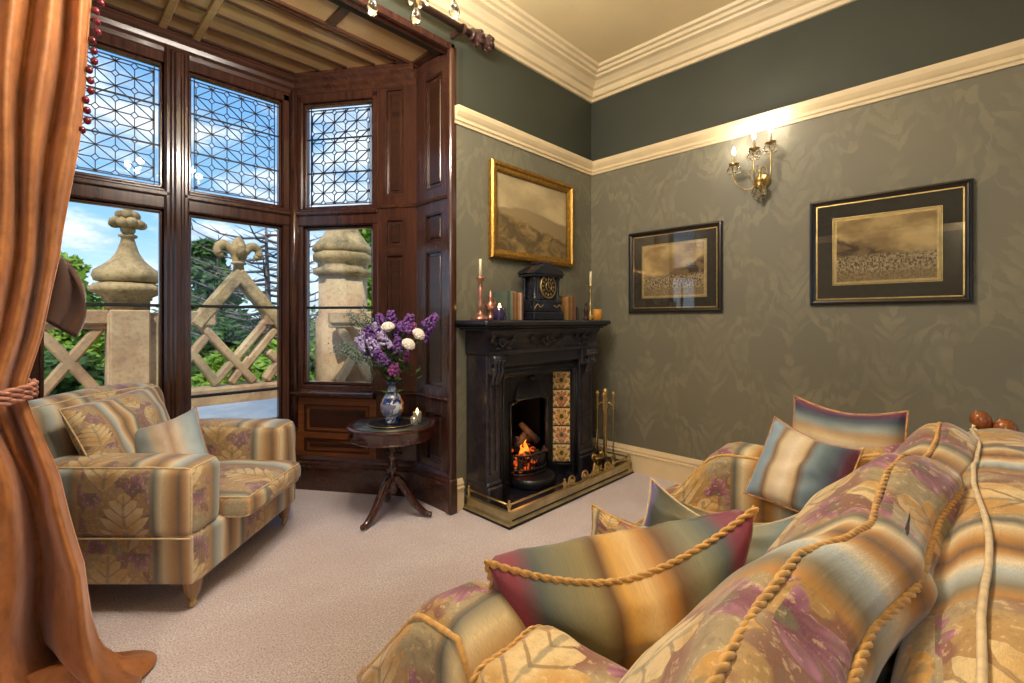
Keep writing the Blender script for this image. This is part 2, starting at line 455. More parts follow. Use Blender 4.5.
# ---------------------------------------------------------------- tapestry fabric
CR = rgb(222, 204, 166); GO = rgb(182, 128, 50); BR = rgb(126, 88, 48); BG = rgb(150, 166, 172); PU = rgb(108, 34, 74)
MG = rgb(150, 60, 96); WH = rgb(214, 214, 206); OL = rgb(134, 128, 84); SL = rgb(86, 98, 104); TA = rgb(168, 132, 78)
def tapestry(name, period=0.62, along='u', off=0.0, scale=1.0, mar=.52, day_tint=0.0):
    M = Mat(name); u, v, _ = M.sep(M.coord('UV'))
    s, q = (u, v) if along == 'u' else (v, u)
    uvn = M.coord('UV')
    wob = (M.noise(uvn, 5*scale, 2)-0.5)*0.035
    t = (s/period+off+wob).fract()
    stripes = M.ramp(t, [(0.0, rgb(176, 190, 192)), (0.045, rgb(226, 214, 184)), (0.10, GO), (0.145, rgb(98, 64, 30)), (0.20, GO), (0.27, rgb(222, 204, 160)), (0.325, rgb(76, 86, 84)), (0.38, TA), (0.55, rgb(188, 156, 104)),
                         (0.66, TA), (0.78, rgb(196, 166, 112)), (0.88, GO), (0.93, rgb(116, 112, 92)), (1.0, rgb(176, 190, 192))])
    # leafy band, sits where t is 0.36 .. 0.96
    band = t.step(0.345, 0.365)*(1.0-t.step(0.86, 0.885))
    cell = (period*0.46)
    x = (t-0.61)*3.3; yy = (q/cell); y = yy.fract()
    hop = (yy.floor()).mod2()
    x = x+(hop-0.5)*0.5
    nz = (M.noise(uvn, 26*scale, 2)-0.5)
    xa = x.abs()+nz*0.10
    lob = (y*5.0-xa*2.6).tri().pow(.55)
    wid = ((y*PI).sin().max(0.0).pow(0.7))*0.62
    leaf = (wid*(0.40+lob*0.60)-xa).step(-0.008, 0.012)*band
    vein = (1.0-((lob-0.28).step(0.0, 0.14)))*leaf
    mid = (1.0-xa.step(0.02, 0.05))*leaf*wid.step(.10, .2)
    # rosettes between
    cx = x.abs()-0.78; cy = (yy+0.5).fract()-0.5
    r = (cx*cx+cy*cy).sqrt(); th = cy.atan2(cx)
    ros = (((th*3.5).cos().abs()*0.13+0.17)-r+nz*0.03).step(-0.01, 0.02)*band
    core = (0.08-r).step(-0.01, 0.01)*band
    ground = M.mix(M.noise(uvn, 7*scale, 2).step(mar, mar+.02), rgb(174, 136, 78), rgb(108, 34, 56))
    ground = M.mix(M.noise(uvn, 4*scale+1, 1).step(0.5, 0.6), ground, rgb(158, 150, 122))
    c = M.mix(band*0.75, stripes, ground)
    leafc = M.mix(M.noise(uvn, 5*scale, 2).step(0.4, 0.6), rgb(222, 198, 146), rgb(196, 148, 68))
    c = M.mix(leaf, c, leafc); c = M.mix(vein*0.8, c, rgb(134, 104, 66)); c = M.mix(mid*0.6, c, rgb(110, 108, 88))
    c = M.mix(ros, c, M.mix(r.step(0.06, 0.28)*(((th*17.5).cos())*.25+.75), PU, rgb(178, 120, 148))); c = M.mix(core, c, rgb(96, 90, 70))
    # sprigs in the plain bands
    sp = M.voronoi(uvn, 22*scale); hat = M.noise(uvn, 55*scale, 3, .7); c = M.mix(hat.step(0.52, 0.64)*(band*.42+.10)*(1.0-leaf*.6), c, rgb(120, 100, 72)); c = M.mix(hat.step(.44, .36)*(band*.45+.05), c, rgb(226, 204, 156))
    wv = ((u*1500.0).sin()*(v*1500.0).sin())
    q1 = M.noise(M.comb(u*40.0, v*400.0), 3, 2)
    c = M.mix(q1.step(0.35, 0.75)*0.40, c, rgb(146, 116, 72))
    M.color(M.mix(day_tint, c, rgb(206, 212, 208))); M.put(rough=0.7, sheen=0.35, sheenr=.4)
    quilt = M.noise(M.comb(u*10.0, v*90.0), 2.0, 2)
    M.bump(leaf*0.5+ros*0.4+quilt*0.5, 0.35, 0.004)
    return M.m
def stripe_velvet(name, stops, along='u', stitch=None, warp=0.04):
    M = Mat(name); u, v, _ = M.sep(M.coord('UV'))
    s, q = (u, v) if along == 'u' else (v, u)
    t = s+(M.noise(M.comb(s*1.0, q*1.0), 3.0, 2)-0.5)*warp
    c = M.ramp(t, stops)
    fib = M.noise(M.comb(s*60.0, q*7.0), 4, 3)
    c = M.mix(fib.step(0.35, 0.8)*0.35, c, M.mix(0.5, c, rgb(60, 50, 40)))
    if stitch:
        for sx in stitch:
            zig = ((q*26.0).tri()-0.5)*0.012
            ln = (1.0-((s+zig-sx).abs().step(0.002, 0.005)))*((q*52).sin().gt(-0.5))*(1.0-q.step(0.3, 0.6))
            c = M.mix(ln*0.6, c, rgb(74, 60, 40))
    M.color(c); M.put(rough=0.65, sheen=0.5, sheenr=0.4); M.bump(fib, 0.2, 0.003)
    return M.m
MAR = rgb(128, 44, 62); DSL = rgb(72, 84, 84)
PV_BIG = stripe_velvet('striped_velvet_maroon_olive', [(0.0, MAR), (0.10, rgb(132, 52, 70)), (0.17, DSL), (0.25, rgb(118, 116, 90)), (0.37, rgb(138, 124, 80)), (0.43, rgb(100, 66, 28)),
    (0.48, rgb(206, 158, 74)), (0.56, rgb(214, 178, 116)), (0.62, rgb(176, 124, 54)), (0.67, rgb(104, 72, 34)), (0.76, rgb(122, 122, 94)), (0.84, DSL), (0.89, rgb(118, 44, 66)), (1.0, rgb(126, 40, 60))], stitch=(0.47, 0.51, 0.57, 0.61))
PV_BLUE = stripe_velvet('striped_velvet_blue_cream', [(0.0, rgb(122, 146, 170)), (0.16, rgb(138, 160, 172)), (0.22, rgb(134, 98, 58)), (0.28, rgb(206, 186, 150)), (0.42, rgb(226, 212, 188)), (0.52, rgb(204, 180, 140)), (0.57, rgb(110, 78, 46)),
    (0.64, rgb(116, 136, 144)), (0.80, rgb(68, 88, 102)), (0.88, rgb(54, 50, 76)), (1.0, rgb(104, 30, 64))])
PV_TOP = stripe_velvet('striped_velvet_purple_top', [(0.0, rgb(190, 166, 130)), (0.45, rgb(150, 160, 160)), (0.60, rgb(196, 172, 132)), (0.68, rgb(176, 146, 104)), (0.76, rgb(140, 150, 146)), (0.86, rgb(58, 76, 90)), (0.92, rgb(56, 40, 70)), (1.0, rgb(120, 22, 60))], 'v')
PV_GREY = stripe_velvet('striped_velvet_grey_purple', [(0.0, rgb(118, 50, 104)), (0.04, rgb(104, 92, 140)), (0.09, rgb(62, 66, 60)), (0.30, rgb(102, 98, 66)), (0.5, rgb(186, 158, 110)), (0.60, rgb(140, 100, 56)), (0.7, rgb(150, 144, 110)), (0.85, rgb(120, 134, 130)), (1.0, rgb(86, 96, 110))])
PV_CHAIR = stripe_velvet('striped_velvet_soft', [(0.0, rgb(120, 134, 140)), (0.2, rgb(142, 150, 150)), (0.34, rgb(196, 176, 146)), (0.46, rgb(216, 196, 176)), (0.55, rgb(180, 146, 116)), (0.66, rgb(214, 200, 180)), (0.8, rgb(178, 190, 192)), (1.0, rgb(140, 160, 170))])
FAB_CHAIR = tapestry('armchair_tapestry', 0.55, 'u', 0.55, day_tint=.12)  # armchair cloth has the cool paleness of daylight mixed into its colour
FAB_SOFA = tapestry('sofa_tapestry', 0.62, 'u', 0.60)
FAB_CUSH = tapestry('cushion_tapestry', 0.64, 'u', 0.92, mar=.45)
FAB_ARM = tapestry('sofa_arm_tapestry', 0.56, 'u', 0.19, mar=.50)
PIPE = simple('gold_rope_piping', rgb(198, 152, 80), 0.6, var=0.2, scale=90, sheen=0.3)
PIPE2 = simple('pale_piping', rgb(214, 190, 146), 0.6, var=0.12, scale=60, sheen=0.3)
PIPEM = simple('mauve_gold_piping', rgb(186, 136, 92), 0.6, var=0.3, scale=50)
# ================================================================ ROOM SHELL
XR, YF, XL, YB, ZC = 3.33, 2.30, -2.2, -2.7, 3.22
JL, JR, YJ = -0.62, 1.82, 2.69            # bay jambs and their depth
CLx, CRx, YW = -0.102, 1.302, 3.45        # front corners of the bay
ZB, ZH = 2.93, 2.885                      # bay ceiling, head of the opening
def wallbox(name, boxes, mat):
    m = MB()
    for b in boxes: m.box(*b)
    return struct(m.build(name, mat))
wallbox('floor', [(XL, XR, YB, YF, -0.1, 0), (JL-0.05, JR+0.05, YF, YW+0.02, -0.1, 0), (2.10, 2.83, YF, 2.75, -0.1, 0.0)], CARPET)
wallbox('ceiling', [(XL-.1, XR+.1, YB-.1, YF+.15, ZC, ZC+0.1)], CEILP)
ZR = 2.47
wallbox('wall_right', [(XR, XR+0.12, YB, YF+.15, 0, ZR)], WALLP)
wallbox('wall_right_frieze', [(XR, XR+0.12, YB, YF+.15, ZR, ZC)], GREENP)
wallbox('wall_fireplace', [(JR+.035, 2.10, YF, YF+.15, 0, ZR), (2.83, XR, YF, YF+.15, 0, ZR), (2.10, 2.83, YF, YF+.15, 0.86, ZR)], WALLP)
wallbox('wall_fireplace_frieze', [(JR+.035, XR, YF, YF+.15, ZR, ZC), (JL-.035, JR+.035, YF, YF+.15, ZH+.03, ZC)], GREENP)
wallbox('wall_bay_left', [(XL, JL-.035, YF, YF+.15, 0, ZR)], WALLP)
wallbox('wall_bay_left_frieze', [(XL, JL-.035, YF, YF+.15, ZR, ZC)], GREENP)
wallbox('wall_left', [(XL-.12, XL, YB, -2.4, 0, ZR), (XL-.12, XL, -.5, YF+.15, 0, ZR), (XL-.12, XL, -2.4, -.5, 0, .4), (XL-.12, XL, -2.4, -.5, 2.4, ZR)], WALLP)
m = MB()
for b in ((-2.4, -2.34, .4, 2.4), (-.56, -.5, .4, 2.4), (-2.4, -.5, .4, .46), (-2.4, -.5, 2.34, 2.4), (-1.48, -1.42, .4, 2.4), (-2.4, -.5, 1.40, 1.45)): m.bbox(XL-.10, XL+.01, b[0], b[1], b[2], b[3], .006)
w5 = struct(m.build('window_5', W_OAK)); m = MB(); m.box(XL-.06, XL-.055, -2.35, -.55, .45, 2.35); struct(m.build('glass', GLASSW, w5))  # unseen window, added to bring daylight in from behind the camera
wallbox('wall_left_frieze', [(XL-.12, XL, YB, YF+.15, ZR, ZC)], GREENP)
BW = ((-1.9, 0.1), (1.75, 3.05))
wallbox('wall_back', [(XL-.12, BW[0][0], YB-.12, YB, 0, ZR), (BW[0][1], BW[1][0], YB-.12, YB, 0, ZR), (BW[1][1], XR+.12, YB-.12, YB, 0, ZR)] + [(a, b, YB-.12, YB, z0, z1) for a, b in BW for z0, z1 in ((0, .4), (2.4, ZR))], WALLP)
for k, (a, b) in enumerate(BW):  # unseen back windows, added for more daylight on the sofa side
    m = MB(); c_ = (a+b)/2
    for x0, x1, z0, z1 in ((a, a+.06, .4, 2.4), (b-.06, b, .4, 2.4), (a, b, .4, .46), (a, b, 2.34, 2.4), (c_-.03, c_+.03, .4, 2.4), (a, b, 1.40, 1.45)): m.bbox(x0, x1, YB-.10, YB+.01, z0, z1, .006)
    w6 = struct(m.build('window_%d' % (6+k), W_OAK)); m = MB(); m.box(a+.05, b-.05, YB-.06, YB-.055, .45, 2.35); struct(m.build('glass', GLASSW, w6))
wallbox('wall_back_frieze', [(XL-.12, XR+.12, YB-.12, YB, ZR, ZC)], GREENP)
# fireback of the chimney opening
m = MB(); m.box(2.05, 2.10, YF+.02, 2.75, 0, 0.95).box(2.83, 2.88, YF+.02, 2.75, 0, .95).box(2.05, 2.88, 2.70, 2.75, 0, .95).box(2.05, 2.88, YF+.15, 2.75, .90, .95)
struct(m.build('wall_chimney_recess', SOOT))
# cornice, picture rail, skirting
room = [(XL, YB), (XL, YF), (XR, YF), (XR, YB)]
cp = [(0, 3.055), (.018, 3.055), (.022, 3.075), (.045, 3.08), (.055, 3.10), (.06, 3.118), (.085, 3.125), (.10, 3.14), (.125, 3.158), (.16, 3.165), (.165, 3.180), (.19, 3.183), (.20, 3.200), (.225, 3.203), (.235, 3.222), (.235, 3.24), (0, 3.24)]
m = MB(); m.sweep(cp, room, closed=True); struct(m.build('trim_cornice', CREAM))
rp = [(0, 2.435), (.012, 2.435), (.016, 2.45), (.026, 2.456), (.026, 2.475), (.036, 2.485), (.050, 2.505), (.056, 2.525), (.056, 2.535), (.03, 2.54), (0, 2.54)]
m = MB(); m.sweep(rp, [(JR+.01, YF), (XR, YF), (XR, YB), (XL, YB), (XL, YF), (JL-.01, YF)]); struct(m.build('trim_picture_rail', CREAM))
bp = [(0, 0), (.022, 0), (.022, .13), (.030, .135), (.030, .145), (.018, .150), (.022, .165), (.014, .18), (.006, .195), (0, .195)]
for nm, path in (('baseboard_right', [(XR, YF), (XR, YB)]), ('baseboard_chimney_left', [(JR+.005, YF), (1.90, YF)]), ('baseboard_chimney_right', [(3.075, YF), (XR, YF)]),
                 ('baseboard_back', [(XR, YB), (XL, YB)]), ('baseboard_left', [(XL, YB), (XL, YF)]), ('baseboard_bay_left', [(XL, YF), (JL-.03, YF)])):
    m = MB(); m.sweep(bp, path); struct(m.build(nm, CREAM))
# a plain panelled door in the back wall
m = MB(); m.box(0.5, 1.4, YB, YB+.03, 0, 2.1)
for a in (0.58, 1.0):
    for z0, z1 in ((.2, .9), (1.05, 1.95)): m.bbox(a, a+.32, YB+.03, YB+.045, z0, z1, .01)
struct(m.build('door_1', W_OAK))
m = MB(); m.box(.40, .5, YB, YB+.05, 0, 2.2).box(1.4, 1.5, YB, YB+.05, 0, 2.2).box(.4, 1.5, YB, YB+.05, 2.1, 2.2); struct(m.build('trim_door', W_OAK))

# ---------------------------------------------------------------- bay
def frame_mat(origin, xdir):
    x = Vector((xdir[0], xdir[1], 0)).normalized(); z = Vector((0, 0, 1)); y = z.cross(x)
    M = Matrix((x, y, z)).transposed().to_4x4(); M.translation = Vector((origin[0], origin[1], 0)); return M
M_R = frame_mat((CRx, YW), (JR-CRx, YJ-YW)); LEN_C = math.hypot(JR-CRx, YJ-YW)
M_L = frame_mat((JL, YJ), (CLx-JL, YW-YJ)); M_F = frame_mat((CLx, YW), (1, 0)); LEN_F = CRx-CLx
M_JR = frame_mat((JR, YJ), (0, -1)); M_JL = frame_mat((JL, YF), (0, 1)); LEN_J = YJ-YF
# panelling built in local space: room side is -y
def panelled(name, M, L, holes, z1=ZB, mat=None, x0=0.0):
    """slab with stiles and rails standing 18 mm proud around recessed fields; holes: (x0, x1, z0, z1)"""
    m = MB(); m.box(x0, L, 0.018, .09, 0, z1)
    zs = sorted({0.0, z1} | {h[2] for h in holes} | {h[3] for h in holes})
    for a, b in zip(zs, zs[1:]):
        hs = sorted(h for h in holes if h[2] <= a+1e-6 and h[3] >= b-1e-6)
        x = x0
        for h in hs:
            if h[0] > x+1e-6: m.box(x, h[0], 0, .02, a, b)
            x = h[1]
        if x < L-1e-6: m.box(x, L, 0, .02, a, b)
    o = struct(m.build(name, mat or W_OAK, matrix=M))
    for h in holes:
        q = MB(); w = .012
        q.prism([(h[0], h[2]), (h[1], h[2]), (h[1]-w, h[2]+w), (h[0]+w, h[2]+w)], .002, .02)
        q.prism([(h[0]+w, h[3]-w), (h[1]-w, h[3]-w), (h[1], h[3]), (h[0], h[3])], .002, .02)
        q.prism([(h[0], h[2]), (h[0]+w, h[2]+w), (h[0]+w, h[3]-w), (h[0], h[3])], .002, .02)
        q.prism([(h[1]-w, h[2]+w), (h[1], h[2]), (h[1], h[3]), (h[1]-w, h[3]-w)], .002, .02)
        if h[1]-h[0] > .12: q.bbox(h[0]+.035, h[1]-.035, .010, .02, h[2]+.035, h[3]-.035, .008)
        s = q.build('panel_moulding', W_DARK, parent=o); s['kind'] = 'structure'
    return o
S = 0.296   # panel strip beside the canted window
def hz(x0, x1): return [(x0, x1, .27, .60), (x0, x1, .76, 1.655), (x0, x1, 1.70, 1.90), (x0, x1, 2.06, 2.80)]
panelled('wall_bay_jamb_right', M_JR, LEN_J, hz(.10, .29))
panelled('wall_bay_jamb_left', M_JL, LEN_J, hz(.10, .29))
panelled('wall_bay_canted_right', M_R, LEN_C, hz(LEN_C-S+.07, LEN_C-.09), x0=LEN_C-S)
panelled('wall_bay_canted_left', M_L, S, hz(.09, S-.07))
# wainscot below the windows
panelled('wall_bay_wainscot_right', M_R, LEN_C-S, [(.07, LEN_C-S-.05, .40, .60)] + [(.07, LEN_C-S-.05, .26, .36)], z1=.66, mat=W_WARM)
panelled('wall_bay_wainscot_left', M_L, LEN_C, [(S+.06, LEN_C-.06, .27, .60)], z1=.66, mat=W_WARM, x0=S)
panelled('wall_bay_wainscot_front', M_F, LEN_F, [(.08, .60, .27, .36), (.78, 1.3, .27, .36)], z1=.42, mat=W_WARM)
# bay skirting, dado moulding and transom moulding run round the faces of the bay
def inner(path, prof, name, mat=W_OAKX):
    m = MB(); m.sweep(prof, path); return struct(m.build(name, mat))
bayp = [(JL, YF), (JL, YJ), (CLx, YW), (CRx, YW), (JR, YJ), (JR, YF-.02)]
inner(bayp, [(0, 0), (.035, 0), (.035, .15), (.045, .155), (.045, .168), (.032, .175), (.036, .19), (.022, .20), (.024, .215), (.008, .235), (0, .235)], 'baseboard_bay')
inner([(CRx+.563*(LEN_C-S), YW-.826*(LEN_C-S)), (JR, YJ), (JR, YF-.0)], [(0, .675), (.012, .68), (.018, .695), (.010, .705), (0, .71)], 'trim_dado_bay')
inner([(CRx+.563*(LEN_C-S), YW-.826*(LEN_C-S)), (JR, YJ), (JR, YF-.0)], [(0, 1.972), (.010, 1.975), (.014, 1.99), (0, 2.0)], 'trim_transom_bay')
inner([(CRx, YW), (CRx+.563*(LEN_C-S), YW-.826*(LEN_C-S))], [(0, .645), (.02, .65), (.05, .665), (.058, .68), (.058, .69), (.03, .70), (.0, .71)], 'windowsill_right')
inner([(JL+.563*S, YJ+.826*S), (CLx, YW)], [(0, .645), (.02, .65), (.05, .665), (.058, .68), (.058, .69), (.03, .70), (.0, .71)], 'windowsill_left')
inner([(CLx, YW), (CRx, YW)], [(0, .40), (.03, .405), (.045, .42), (.045, .435), (.0, .44)], 'windowsill_front')
inner(bayp[1:5], [(0, 2.80), (.012, 2.81), (.016, 2.835), (.034, 2.85), (.04, 2.875), (.06, 2.89), (.06, 2.905), (.075, 2.915), (.075, 2.935)], 'trim_bay_cornice', W_OAKX)

def window(n, M, x0, x1, zb, pane_bars):
    """one light of the bay: leaded upper light above the transom, plain sash under it"""
    fr = MB()
    zt, t0, t1 = 2.80, 1.855, 1.995
    fr.bbox(x0-.05, x0, -.005, .09, zb-.04, zt, .008).bbox(x1, x1+.05, -.005, .09, zb-.04, zt, .008)
    fr.bbox(x0-.05, x1+.05, -.005, .09, zt-.05, zt+.13, .006).bbox(x0-.05, x1+.05, -.012, .09, t0+.01, t1, .01)
    fr.bbox(x0-.05, x1+.05, -.03, .09, t1-.055, t1-.02, .008)
    fr.bbox(x0-.05, x1+.05, -.01, .09, zb-.06, zb-.0, .008)
    for z0, z1 in ((zb, t0+.01), (t1, zt-.05)):   # inner sash bead
        for a, b, c, d in ((x0, x0+.018, z0, z1), (x1-.018, x1, z0, z1), (x0, x1, z0, z0+.018), (x0, x1, z1-.018, z1)): fr.bbox(a, b, .02, .065, c, d, .005)
    w = struct(fr.build('window_%d' % n, W_OAK, matrix=M))
    g = MB(); g.box(x0+.01, x1-.01, .046, .05, zb+.01, t0); struct(g.build('glass', GLASSW, parent=w))
    g = MB(); g.box(x0+.01, x1-.01, .046, .05, t1+.01, zt-.06); struct(g.build('leaded_glass', GLASSW, parent=w))
    b = MB()
    for z in pane_bars: b.bbox(x0, x1, .03, .06, z-.009, z+.009, .004)
    struct(b.build('glazing_bar', LEAD, parent=w))
    # leading: star net of bars in the upper light
    L = MB(); X0, X1, Z0, Z1 = x0+.018, x1-.018, t1+.018, zt-.068
    def seg(a, c, wd=.0045):
        a = Vector(a); c = Vector(c)
        ax, az, bx, bz = a.x, a.y, c.x, c.y   # clip to the border rectangle
        lo, hi = X0+.022, X1-.022; zl, zh = Z0+.022, Z1-.022
        t_0, t_1 = 0.0, 1.0; dx, dz = bx-ax, bz-az
        for p, q in ((-dx, ax-lo), (dx, hi-ax), (-dz, az-zl), (dz, zh-az)):
            if abs(p) < 1e-9:
                if q < 0: return
            else:
                r = q/p
                if p < 0: t_0 = max(t_0, r)
                else: t_1 = min(t_1, r)
        if t_0 >= t_1-1e-4: return
        p0 = Vector((ax+dx*t_0, az+dz*t_0)); p1 = Vector((ax+dx*t_1, az+dz*t_1)); d = (p1-p0)
        ang = math.atan2(d.y, d.x)
        T = Matrix.Translation((p0.x, .048, p0.y)) @ Matrix.Rotation(-ang, 4, 'Y')
        L.box(0, d.length, -.004, .004, -wd/2, wd/2, M=T)
    px, pz = .0865, .072; nx = int((X1-X0)/px)+3; nz_ = int((Z1-Z0)/pz)+3
    for i in range(-1, nx):
        for j in range(-1, nz_):
            cx, cz = X0+.03+i*px, Z0+.03+j*pz
            if (i+j) % 2 == 0:    # star node with four long diagonals
                seg((cx, cz), (cx+px, cz+pz)); seg((cx, cz), (cx+px, cz-pz))
            else:                 # little diamond tied to the nodes above and below
                a, c = .018, .020
                seg((cx-a, cz), (cx, cz+c), .004); seg((cx, cz+c), (cx+a, cz), .004); seg((cx+a, cz), (cx, cz-c), .004); seg((cx, cz-c), (cx-a, cz), .004)
                seg((cx, cz+c), (cx, cz+pz)); seg((cx, cz-c), (cx, cz-pz))
                seg((cx+a, cz), (cx+px, cz)); seg((cx-a, cz), (cx-px, cz))
    for a, b2, c, d in ((X0+.018, X0+.023, Z0, Z1), (X1-.023, X1-.018, Z0, Z1), (X0, X1, Z0+.018, Z0+.023), (X0, X1, Z1-.023, Z1-.018)): L.box(a, b2, .044, .052, c, d)
    for z in (Z0+(Z1-Z0)*.34, Z0+(Z1-Z0)*.68): L.box(X0, X1, .040, .052, z-.004, z+.004)
    struct(L.build('leading', LEAD, parent=w))
    return w
window(1, M_F, .115, .640, .44, (1.288, .715))
window(2, M_F, .766, 1.320, .44, (1.288, .715))
window(3, M_R, .06, LEN_C-S-.03, .74, (1.288,))
window(4, M_L, S+.03, LEN_C-.06, .74, (1.288,))
# posts of the bay
m = MB(); m.bbox(.640+.0, .766, -.03, .12, .42, 2.86, .012).bbox(.665, .741, -.045, .0, .42, 2.83, .01).bbox(.683, .723, -.06, .0, .42, 2.82, .01)
struct(m.build('trim_mullion', W_OAK, matrix=M_F))
for k, (x, y) in enumerate(((CRx, YW), (CLx, YW))):
    m = MB(); s = 1 if k == 0 else -1
    m.lathe([(.062, .42), (.062, 2.86)], (x+.028*s, y+.05, 0), 10).lathe([(.03, .42), (.03, 2.83)], (x-.01*s, y-.008, 0), 10)
    struct(m.build('trim_corner_post', W_OAK))
# ceiling of the bay: boards, dark strips, ribs, and the soffit of the opening
def inset_poly(): return [(JL-.05, YF+.03), (JR+.05, YF+.03), (JR+.05, YJ), (CRx+.05, YW+.05), (CLx-.05, YW+.05), (JL-.05, YJ)]
m = MB(); P = inset_poly(); b = len(m.v)
for z in (ZB, ZB+.08):
    for x, y in P: m.v.append((x, y, z))
m.face(list(range(6))[::-1]); m.face([6+i for i in range(6)])
for i in range(6): m.face((i, (i+1) % 6, 6+(i+1) % 6, 6+i))
struct(m.build('ceiling_bay', W_CEIL))
def halfspan(y):     # x range free of the bay sides at depth y
    t = max(0, (y-YJ)/(YW-YJ)); return JL+(CLx-JL)*t+.10, JR+(CRx-JR)*t-.10
m = MB()
for y in (3.36, 3.20, 3.03, 2.86, 2.73):
    a, c = halfspan(y)
    for p, q in ((a, .50), (.545, .665), (.71, c)): m.bbox(p, q, y-.008, y+.008, ZB-.012, ZB+.01, .004)
struct(m.build('trim_ceiling_strip', W_DARK))
m = MB()
for x in (.52, .69): m.bbox(x-.022, x+.022, YJ, YW, ZB-.014, ZB+.01, .006)
struct(m.build('trim_ceiling_rib', W_CEIL))
m = MB(); m.bbox(JL, JR, 2.305, 2.37, ZH, ZB+.01, .006).bbox(JL, JR, 2.655, 2.69, ZB-.014, ZB+.01, .005)
for x in (JL+.03, .0, .6, 1.2, JR-.03): m.bbox(x-.03, x+.03, 2.36, 2.66, ZB-.012, ZB+.01, .005)
struct(m.build('trim_soffit', W_OAKX))
# casing bead round the opening on the room side
m = MB()
m.bbox(JR-.035, JR+.004, YF-.028, YF+.01, 0.0, ZH+.03, .008).bbox(JL-.004, JL+.035, YF-.028, YF+.01, 0.0, ZH+.03, .008).bbox(JL-.004, JR+.004, YF-.028, YF+.01, ZH-.01, ZH+.03, .008)
struct(m.build('trim_casing', W_OAK))
m = MB(); m.bbox(JR-.05, JR+.012, YF-.045, YF+.01, 0.0, .215, .008); struct(m.build('trim_plinth_block', W_OAK))
# ================================================================ OUTSIDE
w = bpy.data.worlds.new('sky_with_clouds'); scene.world = w; w.use_nodes = True
nt = w.node_tree; bg = nt.nodes['Background']
class WM(Mat):
    def __init__(self): self.nt = nt; self.N = nt.nodes; self.L = nt.links
W_ = WM(); gx, gy, gz = W_.sep(W_.coord('Generated'))
k = 1.0/1.0
zz = gz.max(0.04)+0.18
cv = W_.comb(gx/zz, gy/zz, 0.0)
cl = W_.noise(cv, 1.5, 8, 0.58, 0.4); c2 = W_.noise(cv, 4.5, 5, 0.6)
cm = (cl+ (c2-0.5)*0.2).step(0.43, 0.60)
sky = W_.ramp(gz, [(0.0, rgb(186, 206, 222)), (0.15, rgb(124, 166, 206)), (0.5, rgb(80, 132, 192)), (1.0, rgb(70, 120, 180))])
clc = W_.mix(c2.step(0.35, 0.7), rgb(160, 172, 188), rgb(216, 220, 226))
W_.L.new(W_.mix(cm*0.92, sky, clc), bg.inputs[0]); bg.inputs[1].default_value = .86
sun = bpy.data.lights.new('sun', 'SUN'); sun.energy = 1.75; sun.angle = 0.01; sun.color = (1.0, 0.93, 0.82)
so = bpy.data.objects.new('sun', sun); COL.objects.link(so)
so.rotation_euler = Vector((0.62, 0.78, -1.25)).to_track_quat('-Z', 'Y').to_euler()

m = MB(); m.box(-60, 60, -60, 90, -3.1, -3.0); struct(m.build('ground_garden', GRASS))
m = MB(); m.box(-8, 9, 3.56, 5.9, -.3, .0); struct(m.build('floor_terrace', STONE))
m = MB(); m.box(-2.5, 4.0, 3.56, 4.42, 0, .50); struct(m.build('trim_outer_ledge', PAVE))
BARN = [0]
def bar(m, x0, z0, x1, z1, wd, y0, y1):
    BARN[0] += 1; y0 -= .0023*(BARN[0] % 7); y1 += .0023*(BARN[0] % 7)
    d = Vector((x1-x0, 0, z1-z0)); a = math.atan2(d.z, d.x)
    T = Matrix.Translation((x0, 0, z0)) @ Matrix.Rotation(-a, 4, 'Y')
    m.bbox(0, d.length, y0, y1, -wd/2, wd/2, .015, M=T)
YP = 5.5
# parapet: each run of lattice, each pier with its finial
def run(name, label, x0, x1, crosses, T=Matrix.Identity(4), y=YP):
    r = thing(name, label, 'balustrade'); r.matrix_world = T
    m = MB(); m.bbox(x0, x1, y-.10, y+.12, 1.16, 1.29, .015); m.bbox(x0, x1, y-.07, y+.09, 1.12, 1.17, .01); m.build('coping', STONE, r)
    m = MB(); m.bbox(x0, x1, y-.12, y+.14, .0, .52, .02); m.build('plinth', STONE, r)
    for a, b in crosses:
        m = MB(); BARN[0] = 1; bar(m, a, .54, b, 1.14, .085, y-.05, y+.05); bar(m, a, 1.14, b, .54, .085, y-.048, y+.048); m.build('lattice', STONE, r)
    return r
run('stone_balustrade', 'sandstone balustrade with crossed bars left of the urn-topped pier', -2.8, .46, [(.0, .40), (-.52, -.06), (-1.1, -.6)])
# pier with urn finial
p = thing('stone_pier', 'square sandstone parapet pier topped by a flared urn and carved bunch', 'pier', (.56, YP, 0))
m = MB(); m.bbox(-.12, .28, -.12, .14, 0, 1.27, .015).bbox(-.11, .17, -.20, .16, 0, 1.29, .012); m.build('shaft', STONE, p)
m = MB()
def squash(m):
    m.v = [(.03+(x-.03)*.82, -.02+(y+.02)*.82, 1.285+(z-1.285)*.79) for x, y, z in m.v]; return m
m.lathe([(.20, 1.29), (.20, 1.40), (.22, 1.405), (.22, 1.44), (.33, 1.50), (.34, 1.55), (.30, 1.57), (.27, 1.60)], (.03, -.02, 0), 8); squash(m).build('cornice_cap', STONE2, p)
m = MB(); m.lathe([(.22, 1.60), (.29, 1.62), (.31, 1.68), (.295, 1.74), (.22, 1.80), (.15, 1.87), (.10, 1.96), (.072, 2.06), (.058, 2.12), (.085, 2.135), (.085, 2.16), (.05, 2.17)], (.03, -.02, 0), 8); squash(m).build('urn', STONE2, p)
m = MB(); rnd = random.Random(4); m_v0 = 0
m.ball((.03, -.02, 2.22), .07, 10, 8)
for i in range(9):
    a = 2*PI*i/9; m.ball((.03+.115*math.cos(a), -.02+.115*math.sin(a), 2.285+.015*(i % 2)), .06, 8, 6, (1, 1, .9))
